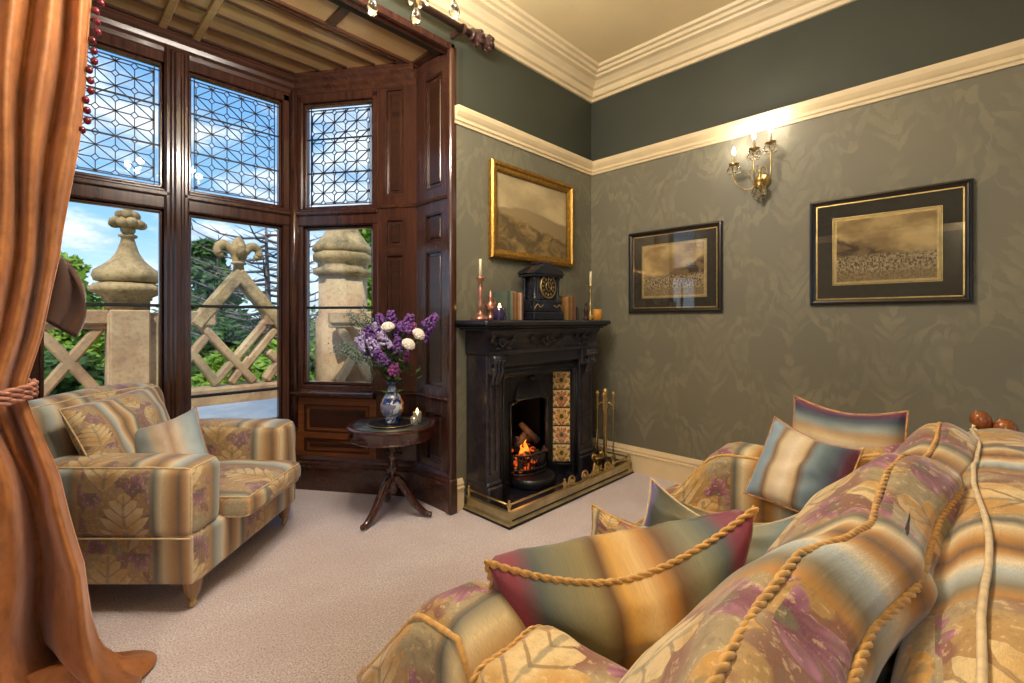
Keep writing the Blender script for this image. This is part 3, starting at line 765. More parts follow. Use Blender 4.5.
for i in range(6):
    a = 2*PI*i/6+.3; m.ball((.03+.07*math.cos(a), -.02+.07*math.sin(a), 2.385), .052, 8, 6)
m.ball((.03, -.02, 2.42), .055, 8, 6).ball((.03, -.02, 2.32), .10, 10, 8); squash(m).build('carved_bunch', STONE2, p)
# gabled lattice with fleur de lis
gx0 = 1.50
r = thing('gabled_balustrade', 'sandstone lattice balustrade rising to a gable with a fleur de lis', 'balustrade', (0, 0, 0))
m = MB(); m.bbox(.845, 2.2, YP-.12, YP+.14, 0, .52, .02); m.build('plinth', STONE, r)
m = MB(); m.bbox(.845, gx0-.22, YP-.08, YP+.10, 1.14, 1.29, .015); m.build('coping', STONE, r)
m = MB(); m.bbox(gx0+.24, 2.2, YP-.08, YP+.10, 1.14, 1.29, .015); m.build('coping', STONE, r)
m = MB(); bar(m, gx0-.40, 1.14, gx0+.02, 1.70, .12, YP-.08, YP+.08); m.build('gable_bar', STONE2, r)
m = MB(); bar(m, gx0-.02, 1.70, gx0+.70, .76, .12, YP-.079, YP+.079); m.build('gable_bar', STONE2, r)
for a, za, b, zb in ((gx0-.36, 1.17, gx0+.14, .54), (gx0+.30, 1.22, gx0-.22, .56), (gx0-.62, .56, gx0-.25, 1.10), (gx0-.42, .88, gx0-.20, .54), (gx0-.08, .54, gx0+.10, .80), (gx0+.36, 1.10, gx0+.02, .66), (gx0+.64, 1.08, gx0+.26, .54), (gx0+.28, .86, gx0+.58, .54), (gx0+.60, .80, gx0+.70, .54)):
    m = MB(); bar(m, a, za, b, zb, .078, YP-.05, YP+.05); m.build('lattice', STONE, r)
f = MB()
f.lathe([(.06, 1.68), (.05, 1.78), (.075, 1.79), (.075, 1.81), (.045, 1.82)], (gx0, YP, 0), 8)
f.ball((gx0, YP, 1.95), .075, 10, 8, (1, .8, 1.7))
for s in (-1, 1):
    f.tube(catmull([(gx0+.02*s, YP, 1.80), (gx0+.06*s, YP, 1.92), (gx0+.13*s, YP, 1.99), (gx0+.19*s, YP, 1.95), (gx0+.19*s, YP, 1.88), (gx0+.15*s, YP, 1.87)], 5), [.035]*5+[.045]*10+[.04]*5+[.03]*6, 8)
    f.ball((gx0, YP+.07*s, 1.93), .05, 8, 6, (1, 1, 1.5))
f.build('fleur_de_lis', STONE2, r)
# corner turret seen through the right-hand light, and the return of the balustrade
t = thing('stone_turret', 'thick octagonal sandstone turret with a domed cap outside the right window', 'turret', (2.52, 5.22, 0))
m = MB(); m.lathe([(.30, 0), (.30, 1.22), (.27, 1.24), (.27, 1.70)], n=8, M=rz(PI/8)); m.build('shaft', STONE, t)
m = MB(); m.lathe([(.27, 1.70), (.33, 1.73), (.33, 1.78), (.28, 1.80), (.28, 1.85), (.33, 1.89), (.33, 1.95), (.31, 1.98)], n=8, M=rz(PI/8)); m.build('moulded_band', STONE2, t)
m = MB(); m.lathe([(.31, 1.97), (.34, 2.00), (.33, 2.05), (.25, 2.14), (.18, 2.24), (.13, 2.34), (.12, 2.42), (.05, 2.46)], n=8, M=rz(PI/8)); m.build('domed_cap', STONE2, t)
run('stone_balustrade', 'short crossed balustrade in front of the turret, outside the right window', 0, 1.3, [(.10, .42), (.46, .78), (.82, 1.14)], T=Matrix.Translation((2.16, 4.80, 0)) @ rz(-.30), y=0)

# ---------------------------------------------------------------- planting
def leaves(m, rnd, c, R, n, size, squash=(1, 1, 1), shell=.55):
    for _ in range(n):
        d = Vector((rnd.gauss(0, 1), rnd.gauss(0, 1), rnd.gauss(0, 1))).normalized()
        k = shell+(1-shell)*rnd.random(); p = Vector((c[0]+d.x*R*squash[0]*k, c[1]+d.y*R*squash[1]*k, c[2]+d.z*R*squash[2]*k))
        a = Vector((rnd.gauss(0, 1), rnd.gauss(0, 1), rnd.gauss(0, .6))).normalized(); b = a.cross(d+Vector((0, 0, .4))).normalized()
        s = size*(.6+.8*rnd.random()); i = len(m.v)
        m.v += [tuple(p-a*s), tuple(p+b*s*.5), tuple(p+a*s), tuple(p-b*s*.5)]; m.face((i, i+1, i+2, i+3))
def tree(name, label, x, y, base, top, R, mat, seed, n=1500, blobs=9, size=.12, cat='tree', group=None):
    rnd = random.Random(seed); t = thing(name, label, cat, (x, y, base), group=group); H = top-base
    m = MB()
    m.tube(catmull([(0, 0, 0), (.1, .05, H*.3), (-.05, 0, H*.6), (.05, 0, H*.85)], 4), [R*.11*(1-.8*i/12) for i in range(13)], 7)
    for i in range(5):
        a = rnd.random()*2*PI; z = H*(.35+.1*i); m.tube([(0, 0, z), (math.cos(a)*R*.4, math.sin(a)*R*.4, z+H*.1), (math.cos(a)*R*.7, math.sin(a)*R*.7, z+H*.22)], [R*.04, R*.03, R*.01], 5)
    m.build('trunk', BARK, t)
    m = MB()
    for i in range(blobs):
        a = rnd.random()*2*PI; q = rnd.random()**.5; z = H*(.32+.62*(i+.5)/blobs); rr = R*(1.0-.5*((i+.5)/blobs)**2)
        leaves(m, rnd, (math.cos(a)*rr*.55*q, math.sin(a)*rr*.55*q, z), rr*.62, n//blobs, size, (1, 1, .62), .35)
    m.build('foliage', mat, t); return t
tree('leafy_tree', 'round green tree rising behind the balustrade, left of the urn', .57, 11.6, -3, 2.6, 1.3, LEAF1, 3, 6000, 12, .12)
tree('spreading_tree', 'tall layered green tree behind the fleur de lis gable', 3.3, 13.7, -3, 3.5, 1.35, LEAF2, 8, 9000, 14, .13)
tree('leafy_tree', 'yellow green tree beyond the domed turret', 5.6, 10.2, -3, 3.9, 1.3, LEAF1, 11, 6000, 10, .12)
for i, (x, y, top, R, mt, lb) in enumerate(((.2, 8.1, 1.0, 1.1, LEAF2, 'dark green shrub behind the leftmost crossed bars'), (1.8, 7.6, .95, .8, LEAF1, 'bright lime shrub directly behind the gable lattice'), (2.7, 7.9, 1.1, .9, LEAF1, 'tall lime shrub behind the right slope of the gable'),
        (-1.9, 8.0, 1.2, 1.5, LEAF2, 'dark shrub far left beyond the terrace'), (4.6, 8.4, 1.2, 1.5, LEAF3, 'olive shrub beyond the turret'), (2.6, 10.6, 1.3, 1.6, LEAF2, 'dark shrub beyond the lime shrubs'))):
    tree('garden_shrub', lb, x, y, -3, top, R, mt, 20+i, 6500, 9, .085, 'shrub')
m = MB(); rnd = random.Random(5)
for k in range(5):
    for i in range(14): leaves(m, rnd, (-16+k*1.0+i*2.7, 27+k*1.5+rnd.random()*2, -1.0), 3.0, 330, .3, (1.2, 1, .85+.25*rnd.random()), .6)
tag(m.build('hedge_bank', LEAF3), 'distant green bank of trees closing off the garden', 'hedge', kind='stuff')
# bare branching tree
t = thing('bare_tree', 'bare grey branched tree beside the gable, behind the second window', 'tree', (3.28, 10.2, -3)); rnd = random.Random(9); m = MB()
m.tube([(0, 0, 0), (.05, 0, 4), (0, 0, 6.1)], [.14, .08, .02], 6)
for i in range(46):
    z = 3.6+i*.053; a = i*2.4; L = 1.7*(1-.3*i/46); p0 = Vector((0, 0, z)); d = Vector((math.cos(a), math.sin(a), .18))
    pts = [p0+d*L*s+Vector((0, 0, -.35*math.sin(s*PI)*L*.3)) for s in (0, .33, .66, 1)]
    m.tube(pts, [.03, .024, .016, .008], 4)
    for s in (1, 2, 3):
        q = pts[s]
        for w2 in (-1, 1): m.tube([q, q+Vector((-d.y*w2*.28+d.x*.12, d.x*w2*.28+d.y*.12, .12))], [.012, .005], 3)
m.build('branches', TWIG, t)
# ================================================================ FIREPLACE
FX0, FX1, FY = 1.915, 3.08, 2.10
fp = thing('fireplace', 'black carved slate fireplace with tiled cheek and burning grate', 'fireplace', (2.47, YF, 0))
def L(x): return x-2.47
def fb(m, x0, x1, y0, y1, z0, z1, c=.006): return m.bbox(L(x0), L(x1), y0-YF, y1-YF, z0, z1, c)
m = MB(); poly = [(1.83, YF-.002), (1.83, 2.02), (1.85, 1.995), (3.14, 1.995), (3.165, 2.02), (3.165, YF-.002)]
for z0, z1, g in ((1.165, 1.198, 0), (1.150, 1.167, .018), (1.135, 1.152, .04)):
    fb(m, 1.83+g, 3.165-g, 1.995+g, YF-.003, z0, z1, .010)
m.build('mantel_shelf', SLATE2, fp)
# frieze: concave moulded band with carved sprays
m = MB(); prof = [(2.045, 1.135), (2.05, 1.12), (2.075, 1.09), (2.085, 1.05), (2.08, 1.02), (2.065, 1.005), (2.065, .985)]
b = len(m.v)
for (y, z) in prof: m.v += [(L(1.925), y-YF, z), (L(3.085), y-YF, z), (L(1.925), -.003, z), (L(3.085), -.003, z)]
for i in range(len(prof)-1):
    a = b+4*i; c = a+4
    m.face((a, c, c+1, a+1)[::-1] if False else (c, c+1, a+1, a)); m.face((a+2, c+2, c, a)); m.face((a+1, c+1, c+3, a+3))
m.face((b, b+1, b+3, b+2)); e = b+4*(len(prof)-1); m.face((e+2, e+3, e+1, e)); m.build('frieze', SLATE, fp)
m = MB(); rnd = random.Random(2)
for cx, w in ((2.47, .17), (2.04, .10), (2.90, .10)):
    for s in (-1, 1):
        pts = [(L(cx), 2.072-YF, 1.03), (L(cx+s*w*.35), 2.066-YF, 1.06), (L(cx+s*w*.7), 2.062-YF, 1.05), (L(cx+s*w), 2.060-YF, 1.085), (L(cx+s*w*.85), 2.062-YF, 1.10)]
        m.tube(catmull(pts, 5), .006, 6)
        for t in (.25, .5, .75, .95):
            m.ball((L(cx+s*w*t), 2.064-YF, 1.05+.03*math.sin(t*9)), .012, 8, 5, (1.6, .5, .8))
    m.ball((L(cx), 2.066-YF, 1.075), .018, 8, 6, (1, .5, 1.3))
m.build('carved_sprays', SLATE, fp)
for x0, x1 in ((1.93, 2.045), (2.885, 3.065)):
    m = MB(); xc = (x0+x1)/2
    fb(m, x0, x1, 2.10, YF-.003, .0, .985)
    fb(m, x0-.004, x1+.01, 2.075, YF-.003, 0, .17, .01); fb(m, x0-.002, x1+.005, 2.085, YF-.003, .17, .20, .01)
    fb(m, x0+.005, x1-.005, 2.075, 2.11, .86, .985, .012)
    # sunk field drawn by a raised border
    for a, b2, c, d in ((x0+.025, x0+.045, .24, .80), (x1-.045, x1-.025, .24, .80), (x0+.025, x1-.025, .24, .26), (x0+.025, x1-.025, .78, .80)): fb(m, a, b2, 2.088, 2.11, c, d, .004)
    m.build('pilaster', SLATE, fp)
    m = MB()   # scrolled bracket under the shelf
    T = Matrix.Translation((L(xc), 2.06-YF, 0))
    for k, (rr, zz) in enumerate(((.030, .955), (.022, .885))):
        m.tube([(L(xc)-(x1-x0)*.42, 2.068-YF, zz), (L(xc)+(x1-x0)*.42, 2.068-YF, zz)], rr, 12)
    for s in (-1, 0, 1): m.tube(catmull([(L(xc)+s*.03, 2.04-YF, .955), (L(xc)+s*.03, 2.055-YF, .92), (L(xc)+s*.03, 2.05-YF, .885), (L(xc)+s*.03, 2.075-YF, .84), (L(xc)+s*.02, 2.085-YF, .80)], 4), .012, 6)
    m.build('scroll_bracket', SLATE, fp)
m = MB(); fb(m, 2.045, 2.885, 2.09, YF-.003, .90, .985, .01); fb(m, 2.045, 2.885, 2.075, 2.1, .975, .99, .006); m.build('lintel', SLATE2, fp)
# cast iron insert
m = MB()
fb(m, 2.045, 2.105, 2.115, 2.20, 0, .90); fb(m, 2.825, 2.885, 2.115, 2.20, 0, .90); fb(m, 2.045, 2.885, 2.115, 2.20, .83, .90)
for x in (2.062, 2.088, 2.842, 2.868): m.tube([(L(x), 2.112-YF, .03), (L(x), 2.112-YF, .87)], .005, 6)
for z in (.848, .880): m.tube([(L(2.06), 2.112-YF, z), (L(2.87), 2.112-YF, z)], .005, 6)
# inner arch plate between the tiled cheeks
AX0, AX1, AZ = 2.27, 2.66, .62; AY = 2.235
fb(m, 2.205, AX0, AY, AY+.02, .03, .83, .003); fb(m, AX1, 2.725, AY, AY+.02, .03, .83, .003)
n = 12; b = len(m.v); top = .83
for i in range(n+1):
    t = i/n; x = AX0+(AX1-AX0)*t; z = AZ+.035*math.sin(PI*t)
    m.v += [(L(x), AY-YF, z), (L(x), AY-YF, top), (L(x), AY+.02-YF, z)]
for i in range(n):
    a = b+3*i; m.face((a, a+3, a+4, a+1)); m.face((a+2, a+5, a+3, a))
m.tube([(L(AX0+(AX1-AX0)*i/n), AY-.006-YF, AZ+.035*math.sin(PI*i/n)) for i in range(n+1)], .010, 8)
m.tube([(L(AX0), AY-.006-YF, .10), (L(AX0), AY-.006-YF, AZ)], .008, 6); m.tube([(L(AX1), AY-.006-YF, .10), (L(AX1), AY-.006-YF, AZ)], .008, 6)
fb(m, AX0-.06, AX1+.06, AY-.02, AY, .80, .83)
m.build('cast_iron_surround', IRON, fp)
m = MB()   # smoke hood, half dome with ribs
def hood(u, v):
    a = PI*u; r = .165*(1-.55*v)
    return (L(2.465)+.165*(1-.35*v)*-math.cos(a), AY-YF-.055*(1-v)*math.sin(a)**.8-.003, .655+.11*v)
m.grid(hood, 16, 6); m.tube([hood(i/16, 0) for i in range(17)], .007, 6); m.ball((L(2.465), AY-YF-.03, .79), .02, 8, 6, (1.6, .5, 1)); m.build('smoke_hood', IRON, fp)
# tiled cheeks
M = Mat('majolica_tile'); u, v, _ = M.sep(M.coord('UV')); vv = v*5.0; f = vv.fract(); x = (u-0.5).abs()*2.0
par = (vv.floor()).mod2()
r = ((x*x*.35)+(f-.5)*(f-.5)).sqrt(); th = (f-.5).atan2((u-.5)*1.2)
pet = (((th*4.0).cos().abs()*.20+.20)-r).step(-.02, .03)
sc = (((x*7.0+f*3.0).sin()*(f*16.0-x*4.0).sin())).step(.0, .35)
c = M.mix(sc, rgb(216, 194, 138), rgb(160, 98, 56)); c = M.mix(pet, c, M.mix(par, rgb(196, 156, 88), rgb(184, 124, 92)))
c = M.mix(((0.13-r)).step(-.02, .02), c, rgb(60, 74, 50))
c = M.mix(((f-.5).abs()).step(.44, .47)+x.step(.90, .94), c, rgb(44, 52, 40)); lf = M.noise(M.comb(u*3.0, vv*3.0), 4, 2)
c = M.mix(lf.step(.52, .6)*.7, c, rgb(84, 92, 60)); M.color(c); M.put(rough=.12, coat=.5); TILE = M.m
for s in (1, -1):
    m = MB(); xf, xb = 2.465+s*.355, 2.465+s*.262
    p0, p1 = Vector((L(xf), 2.135-YF, 0)), Vector((L(xb), AY+.0-YF, 0))
    q = [(p0.x, p0.y, .13), (p1.x, p1.y, .13), (p1.x, p1.y, .815), (p0.x, p0.y, .815)]
    b = len(m.v); m.v += q; uvq = [(1, 0), (0, 0), (0, 1), (1, 1)]
    m.face([b, b+1, b+2, b+3] if s < 0 else [b+3, b+2, b+1, b], uvq if s < 0 else uvq[::-1]); o = m.build('tile_cheek', TILE, fp, solid=.006)
    m = MB()
    m.tube([(p0.x, p0.y-.004, .115), (p1.x, p1.y-.004, .115)], .009, 6); m.build('cheek_edging', IRON, fp)
    m = MB(); m.tube([(p0.x, p0.y-.004, .822), (p1.x, p1.y-.004, .822)], .009, 6); m.build('cheek_edging', IRON, fp)
    m = MB(); m.box(min(p0.x, p1.x), max(p0.x, p1.x), -.12, -.06, 0.03, .12); m.build('cheek_base', IRON, fp)
# grate, bars, coals
m = MB()
for z in (.13, .16, .26): m.tube(catmull([(L(2.29), AY-YF+.02, z), (L(2.36), AY-YF-.065, z), (L(2.465), AY-YF-.085, z), (L(2.57), AY-YF-.065, z), (L(2.64), AY-YF+.02, z)], 5), .007, 6)
for i in range(15):
    t = -1+2*i/14; x = 2.465+.165*t; y = AY-.085+.085*abs(t)**2.4
    m.tube([(L(x), y-YF, .12), (L(x), y-YF, .27)], .0045, 5)
m.build('fire_basket', IRON, fp)
m = MB(); m.lathe([(.15, .035), (.17, .07), (.165, .11)], (L(2.465), AY-.02-YF, 0), 20); m.build('ash_pan', IRON, fp)
fire = []
m = MB(); rnd = random.Random(7)
for i in range(46):
    m.ball((L(2.465)+rnd.uniform(-.15, .15), AY-YF+.06+rnd.uniform(-.09, .10), .20+rnd.uniform(-.05, .06)), rnd.uniform(.022, .038), 7, 5, (1, 1, .8))
m.build('coal_bed', COAL, fp)
for i, (a, b2) in enumerate((((2.37, 2.27, .29), (2.52, 2.33, .36)), ((2.60, 2.27, .30), (2.50, 2.36, .44)), ((2.42, 2.34, .33), (2.60, 2.32, .31)))):
    m = MB(); m.tube([(L(a[0]), a[1]-YF, a[2]), (L(b2[0]), b2[1]-YF, b2[2])], [.028, .024], 8); m.build('log', LOG, fp)
for i, (x, y, h, r) in enumerate(((2.40, 2.25, .07, .018), (2.43, 2.24, .10, .020), (2.46, 2.26, .06, .016))):
    m = MB(); m.tube(catmull([(L(x), y-YF, .25), (L(x)+.008, y-YF, .25+h*.4), (L(x)-.006, y-YF, .25+h*.75), (L(x)+.01, y-YF, .25+h)], 4), [r*q for q in (.7, .95, 1, .95, .85, .75, .62, .5, .4, .3, .2, .12, .04)], 8); m.build('flame', FLAME, fp)
fl = bpy.data.lights.new('fire_light', 'POINT'); fl.energy = .5; fl.color = (1, .45, .15); fl.shadow_soft_size = .06
o = bpy.data.objects.new('fire_light', fl); COL.objects.link(o); o.location = (2.45, 2.24, .42)
# hearth slab
h = MB(); h.bbox(1.93, 3.25, 1.885, YF-.002, 0.0, .035, .008); tag(h.build('hearth_slab', SLATE2), 'polished black slate hearth slab in front of the fireplace', 'hearth')
# fender: brass kerb with a low rail and scrolls
fe = thing('brass_fender', 'low brass fender with rail and scrollwork around the black hearth', 'fender', (2.6, 1.9, 0))
X0, X1, Y0, Y1 = 1.895-2.6, 3.285-2.6, 1.872-1.9, 2.285-1.9
kp = [(0, .010), (.030, .010), (.028, .022), (.014, .028), (.010, .034), (.012, .072), (.020, .078), (.018, .086), (0, .088)]
# path travelled so that the outside lies to the right
fx1 = 1.99-2.6
m = MB(); m.sweep([(-o2, z) for o2, z in kp][::-1], [(X1-.03, Y1), (X1-.03, Y0+.03), (X0+.03, Y0+.03), (X0+.03, Y1)])
m.build('kerb', BRASSP, fe)
m = MB(); m.bbox(X0-.01, X1+.0, Y0-.012, Y0+.03, 0.0, .010).bbox(X0-.01, X0+.03, Y0-.01, Y1, 0, .010); m.build('base_strip', IRON, fe)
posts = [(X0+.025, Y0+.025), (X0+.025, Y1-.03), (X1-.035, Y0+.025), (X1-.035, Y1-.03), (2.44-2.6, Y0+.025), (3.03-2.6, Y0+.025)]
m = MB(); m.tube([(X0+.025, Y1-.03, .125), (X0+.025, Y0+.025, .125), (2.44-2.6, Y0+.025, .125)], .0065, 8); m.build('rail', BRASS, fe)
m = MB(); m.tube([(3.03-2.6, Y0+.025, .125), (X1-.035, Y0+.025, .125), (X1-.035, Y1-.03, .125)], .0065, 8); m.build('rail', BRASS, fe)
for x, y in posts:
    m = MB(); m.lathe([(.016, .086), (.009, .078), (.009, .11), (.014, .118), (.014, .132), (.006, .14), (.010, .147), (.0, .156)], (x, y, 0), 10)
    m.build('post', BRASS, fe)
m = MB(); xs = (2.44-2.6, 3.03-2.6); W = xs[1]-xs[0]; y = Y0+.025
def spiral(cx, cz, r, turns, a0, s):
    return [(cx+s*r*(1-.75*t)*math.cos(a0+turns*2*PI*t), y, cz+r*(1-.75*t)*math.sin(a0+turns*2*PI*t)) for t in [i/26 for i in range(27)]]
for k in range(4):
    cx = xs[0]+W*(.14+.24*k); s = 1 if k % 2 else -1
    m.tube(spiral(cx, .118, .040, 1.35, -.4, s), [.007*(1-.4*i/26) for i in range(27)], 7)
    m.tube(spiral(cx+.05*s, .096, .022, 1.1, 2.2, -s), .0045, 6)
    m.ball((cx, y, .118), .012, 8, 6)
m.tube(catmull([(xs[0], y, .12), (xs[0]+W*.25, y, .088), (xs[0]+W*.5, y, .105), (xs[0]+W*.75, y, .088), (xs[1], y, .12)], 8), .006, 6)
m.build('scrollwork', BRASS, fe)
# companion set on the hearth
cs = thing('fire_tool_stand', 'brass companion set stand on the right end of the hearth', 'fire tools', (3.13, 2.03, .036))
m = MB(); m.lathe([(.075, 0), (.075, .012), (.05, .02), (.03, .03), (.016, .05), (.012, .07), (.008, .08), (.008, .50), (.016, .51), (.02, .525), (.01, .545), (.008, .57), (.02, .585), (.024, .605), (.016, .625), (0, .632)], n=14); m.build('stem', BRASS, cs)
m = MB()
for a in range(4):
    c, s = math.cos(a*PI/2+.4), math.sin(a*PI/2+.4); m.tube(catmull([(0, 0, .50), (c*.03, s*.03, .515), (c*.055, s*.055, .495), (c*.062, s*.062, .51)], 4), .005, 6)
m.build('hook_arms', BRASS, cs)
for i, (nm, lb) in enumerate((('poker', 'brass poker hanging on the hearth tool stand'), ('fire_tongs', 'brass tongs hanging on the hearth tool stand'), ('fire_brush', 'brass handled hearth brush hanging on the tool stand'), ('fire_shovel', 'small brass shovel hanging on the tool stand'))):
    a = i*PI/2+.4; t = thing(nm, lb, nm.split('_')[-1], (3.13+.062*math.cos(a), 2.03+.062*math.sin(a), .036), group='fireplace tools')
    m = MB(); m.lathe([(.004, .10), (.004, .46), (.009, .47), (.006, .49), (.011, .52), (.006, .55), (.014, .575), (.016, .59), (.008, .605), (0, .607)], n=10); m.build('handle', BRASS, t)
    m = MB()
    if nm == 'fire_shovel': m.bbox(-.028, .028, -.006, .006, .03, .11, .004)
    elif nm == 'fire_brush': m.lathe([(.026, .03), (.022, .10), (.006, .12)], n=10)
    elif nm == 'fire_tongs': m.tube([(-.004, 0, .30), (-.016, 0, .15), (-.003, 0, .04)], .0035, 6).tube([(.004, 0, .30), (.016, 0, .15), (.003, 0, .04)], .0035, 6)
    else: m.lathe([(.002, .03), (.005, .06), (.004, .11)], n=8)
    m.build('tool_head', LOG if nm == 'fire_brush' else BRASS, t)
# scrolled brass trivet / fire dog
fd = thing('brass_fire_dog', 'small brass scrolled stand beside the companion set', 'stand', (2.98, 2.0, .036))
m = MB(); m.lathe([(.05, 0), (.05, .008), (.02, .02), (.014, .05), (.02, .08), (.035, .11), (.05, .125), (.05, .13)], n=14); m.build('pedestal', BRASS, fd)
m = MB()
for s in (-1, 1): m.tube(catmull([(0, 0, .02), (s*.05, 0, .05), (s*.035, 0, .09), (s*.07, 0, .125), (s*.055, 0, .155), (s*.035, 0, .14)], 5), .009, 6)
m.build('scroll_arms', BRASS, fd)

# ================================================================ ON THE MANTEL  (top at z = 1.198)
ZM = 1.199
c = thing('mantel_clock', 'black slate temple-shaped mantel clock with brass bezel', 'clock', (2.515, 2.16, ZM))
m = MB(); m.bbox(-.165, .165, -.075, .085, 0, .055, .006).bbox(-.15, .15, -.065, .08, .055, .14, .006); m.build('plinth', SLATE2, c)
m = MB(); m.bbox(-.11, .11, -.055, .075, .14, .30, .004)
for s in (-1, 1): m.lathe([(.016, .14), (.016, .15), (.011, .155), (.011, .275), (.017, .285), (.017, .30)], (s*.125, -.045, 0), 12).lathe([(.016, .14), (.011, .155), (.011, .275), (.017, .30)], (s*.125, .05, 0), 12)
m.build('case', SLATE2, c)
m = MB(); m.bbox(-.155, .155, -.075, .085, .30, .322, .005)
m.prism([(-.165, .322), (.165, .322), (.14, .345), (.05, .392), (-.05, .392), (-.14, .345)], -.08, .088); m.bbox(-.05, .05, -.05, .06, .392, .408, .005)
m.build('pediment', SLATE2, c)
T = Matrix.Rotation(PI/2, 4, 'X')
m = MB(); m.lathe([(.084, 0), (.088, .008), (.080, .014), (.074, .010)], (0, -.055, .235), 32, M=T, cap=False); m.lathe([(.030, 0), (.034, .004), (.030, .007)], (0, -.063, .235), 24, M=T, cap=False); m.build('bezel', BRASS, c)
m = MB(); m.lathe([(.078, 0), (.078, .006)], (0, -.055, .235), 32, M=T); d = m.build('dial', simple('black_dial', rgb(36, 34, 34), .4), c)
m = MB()
for i in range(12):
    a = i*PI/6; R = Matrix.Translation((0, -.0635, .235)) @ Matrix.Rotation(a, 4, 'Y'); m.box(-.003, .003, -.001, .001, .048, .066, M=R)
    if i in (0, 3, 5, 6, 8, 9): m.box(.005, .008, -.001, .001, .048, .066, M=R)
m.build('numerals', GILT2, d)
m = MB(); m.box(-.0025, .0025, -.066, -.065, .235, .278); R = Matrix.Translation((0, -.067, .235)) @ Matrix.Rotation(2.1, 4, 'Y'); m.box(-.002, .002, -.001, 0.0, 0, .055, M=R); m.build('hands', GILT2, d)
for s in (-1, 1):
    m = MB(); m.tube(catmull([(s*.15, -.066, .08), (s*.12, -.067, .11), (s*.09, -.067, .09), (s*.06, -.067, .105)], 4), .003, 5); m.build('gilt_engraving', GILT2, c)

def candlestick(name, label, x, y, mat, prof, ch, cr, lean=0):
    t = thing(name, label, 'candlestick', (x, y, ZM)); m = MB(); m.lathe(prof, n=20); m.build('stick', mat, t)
    z = prof[-1][1]
    k = thing('candle', 'ivory taper candle in the ' + label.split(' with')[0], 'candle', (x, y, ZM+z-.012)); k.rotation_euler = (0, lean, 0)
    m = MB(); m.lathe([(cr, 0), (cr*.85, ch), (cr*.5, ch+.004), (0, ch+.005)], n=12); m.build('wax', WAX, k)
    m = MB(); m.tube([(0, 0, ch), (.001, 0, ch+.012)], .0012, 5); m.build('wick', SOOT, k)
PINKM = simple('pinkish_copper', rgb(170, 120, 104), .3, .7, var=.2)
candlestick('tall_candlestick', 'turned pinkish metal candlestick at the left end of the mantel', 1.905, 2.13, PINKM, [(.055, 0), (.055, .010), (.046, .022), (.024, .034), (.014, .05), (.013, .07), (.021, .085), (.013, .10), (.011, .14), (.019, .19), (.013, .20), (.012, .235), (.024, .25), (.026, .262), (.018, .268)], .115, .0105)
candlestick('brass_candlestick', 'slim brass candlestick at the right end of the mantel', 3.115, 2.16, BRASS, [(.045, 0), (.045, .008), (.03, .02), (.012, .035), (.010, .10), (.016, .12), (.010, .14), (.008, .21), (.014, .235), (.008, .25), (.018, .27), (.02, .285), (.013, .29)], .11, .0105, .06)
# votive by the brass stick, little figure, purple candle jar
t = thing('amber_votive', 'amber glass votive in front of the brass candlestick', 'votive', (3.09, 2.075, ZM)); m = MB(); m.lathe([(.030, 0), (.036, .01), (.038, .05), (.032, .085), (.030, .085), (.034, .05), (.030, .012)], n=16); m.build('glass_cup', simple('amber_glass', rgb(206, 140, 56), .15, coat=.5), t)
t = thing('purple_candle_jar', 'dark purple glass candle jar burning beside the books', 'candle jar', (2.02, 2.08, ZM)); m = MB(); m.lathe([(.036, 0), (.040, .006), (.040, .075), (.036, .078), (.036, .06), (0, .06)], n=18, cap=False); m.build('jar', simple('purple_glass', rgb(52, 36, 74), .1, coat=.8), t)
m = MB(); m.lathe([(.007, .065), (.009, .078), (.006, .092), (0, .108)], n=8); m.build('flame', FLAME2, t)
t = thing('copper_figurine', 'small pointed copper figurine behind the purple candle jar', 'figurine', (2.055, 2.20, ZM))
m = MB(); m.lathe([(.034, 0), (.034, .02), (.022, .03), (.030, .06), (.036, .08), (.030, .105), (.014, .125), (.018, .14), (.016, .155), (.008, .165), (.006, .185), (0, .195)], n=14); m.build('body', PINKM, t)
m = MB(); m.tube(catmull([(.026, 0, .09), (.045, 0, .11), (.03, 0, .14)], 5), .005, 6); m.tube(catmull([(-.026, 0, .09), (-.045, 0, .10), (-.05, 0, .125)], 5), .005, 6); m.build('arms', PINKM, t)
# books
PAGES = simple('page_edges', rgb(222, 208, 176), .8, var=.1, scale=80)
def book(x, w, h, d, c, label, y=2.10, tilt=0, group='books on the mantel'):
    t = thing('book', label, 'book', (x, y, ZM), group=group)
    if tilt: t.rotation_euler = (0, tilt, 0)
    m = MB(); e = .0018
    m.bbox(0, e, 0, d, 0, h, .0008).bbox(w-e, w, 0, d, 0, h, .0008).bbox(0, w, -.003, e, 0, h, .0015)
    for z in (h*.2, h*.8): m.bbox(.0005, w-.0005, -.0045, 0, z-.002, z+.002, .0008)
    m.build('cover', simple('cloth_'+label.split()[0], c, .6), t)
    m = MB(); m.box(e, w-e, e, d-.004, .003, h-.003); m.build('pages', PAGES, t)
x = 2.10
for w, h, d, c, lb in ((.036, .190, .13, rgb(78, 92, 84), 'teal thick book leftmost on the mantel, next to the candle jar'), (.020, .186, .13, rgb(120, 128, 112), 'sage green book second from left on the mantel'),
        (.014, .182, .13, rgb(120, 84, 50), 'tan narrow book third from left on the mantel'), (.016, .186, .13, rgb(150, 110, 64), 'ochre book in the middle of the left mantel row'), (.013, .180, .12, rgb(134, 60, 40), 'rust red slim book on the mantel left of the clock'),
        (.018, .178, .13, rgb(168, 140, 100), 'buff book on the mantel two before the clock'), (.014, .180, .12, rgb(196, 182, 150), 'cream slim book on the mantel two from the clock side'), (.016, .184, .13, rgb(110, 60, 66), 'plum book touching the mantel clock')):
    book(x, w, h, d, c, lb); x += w+.0015
x = 2.735
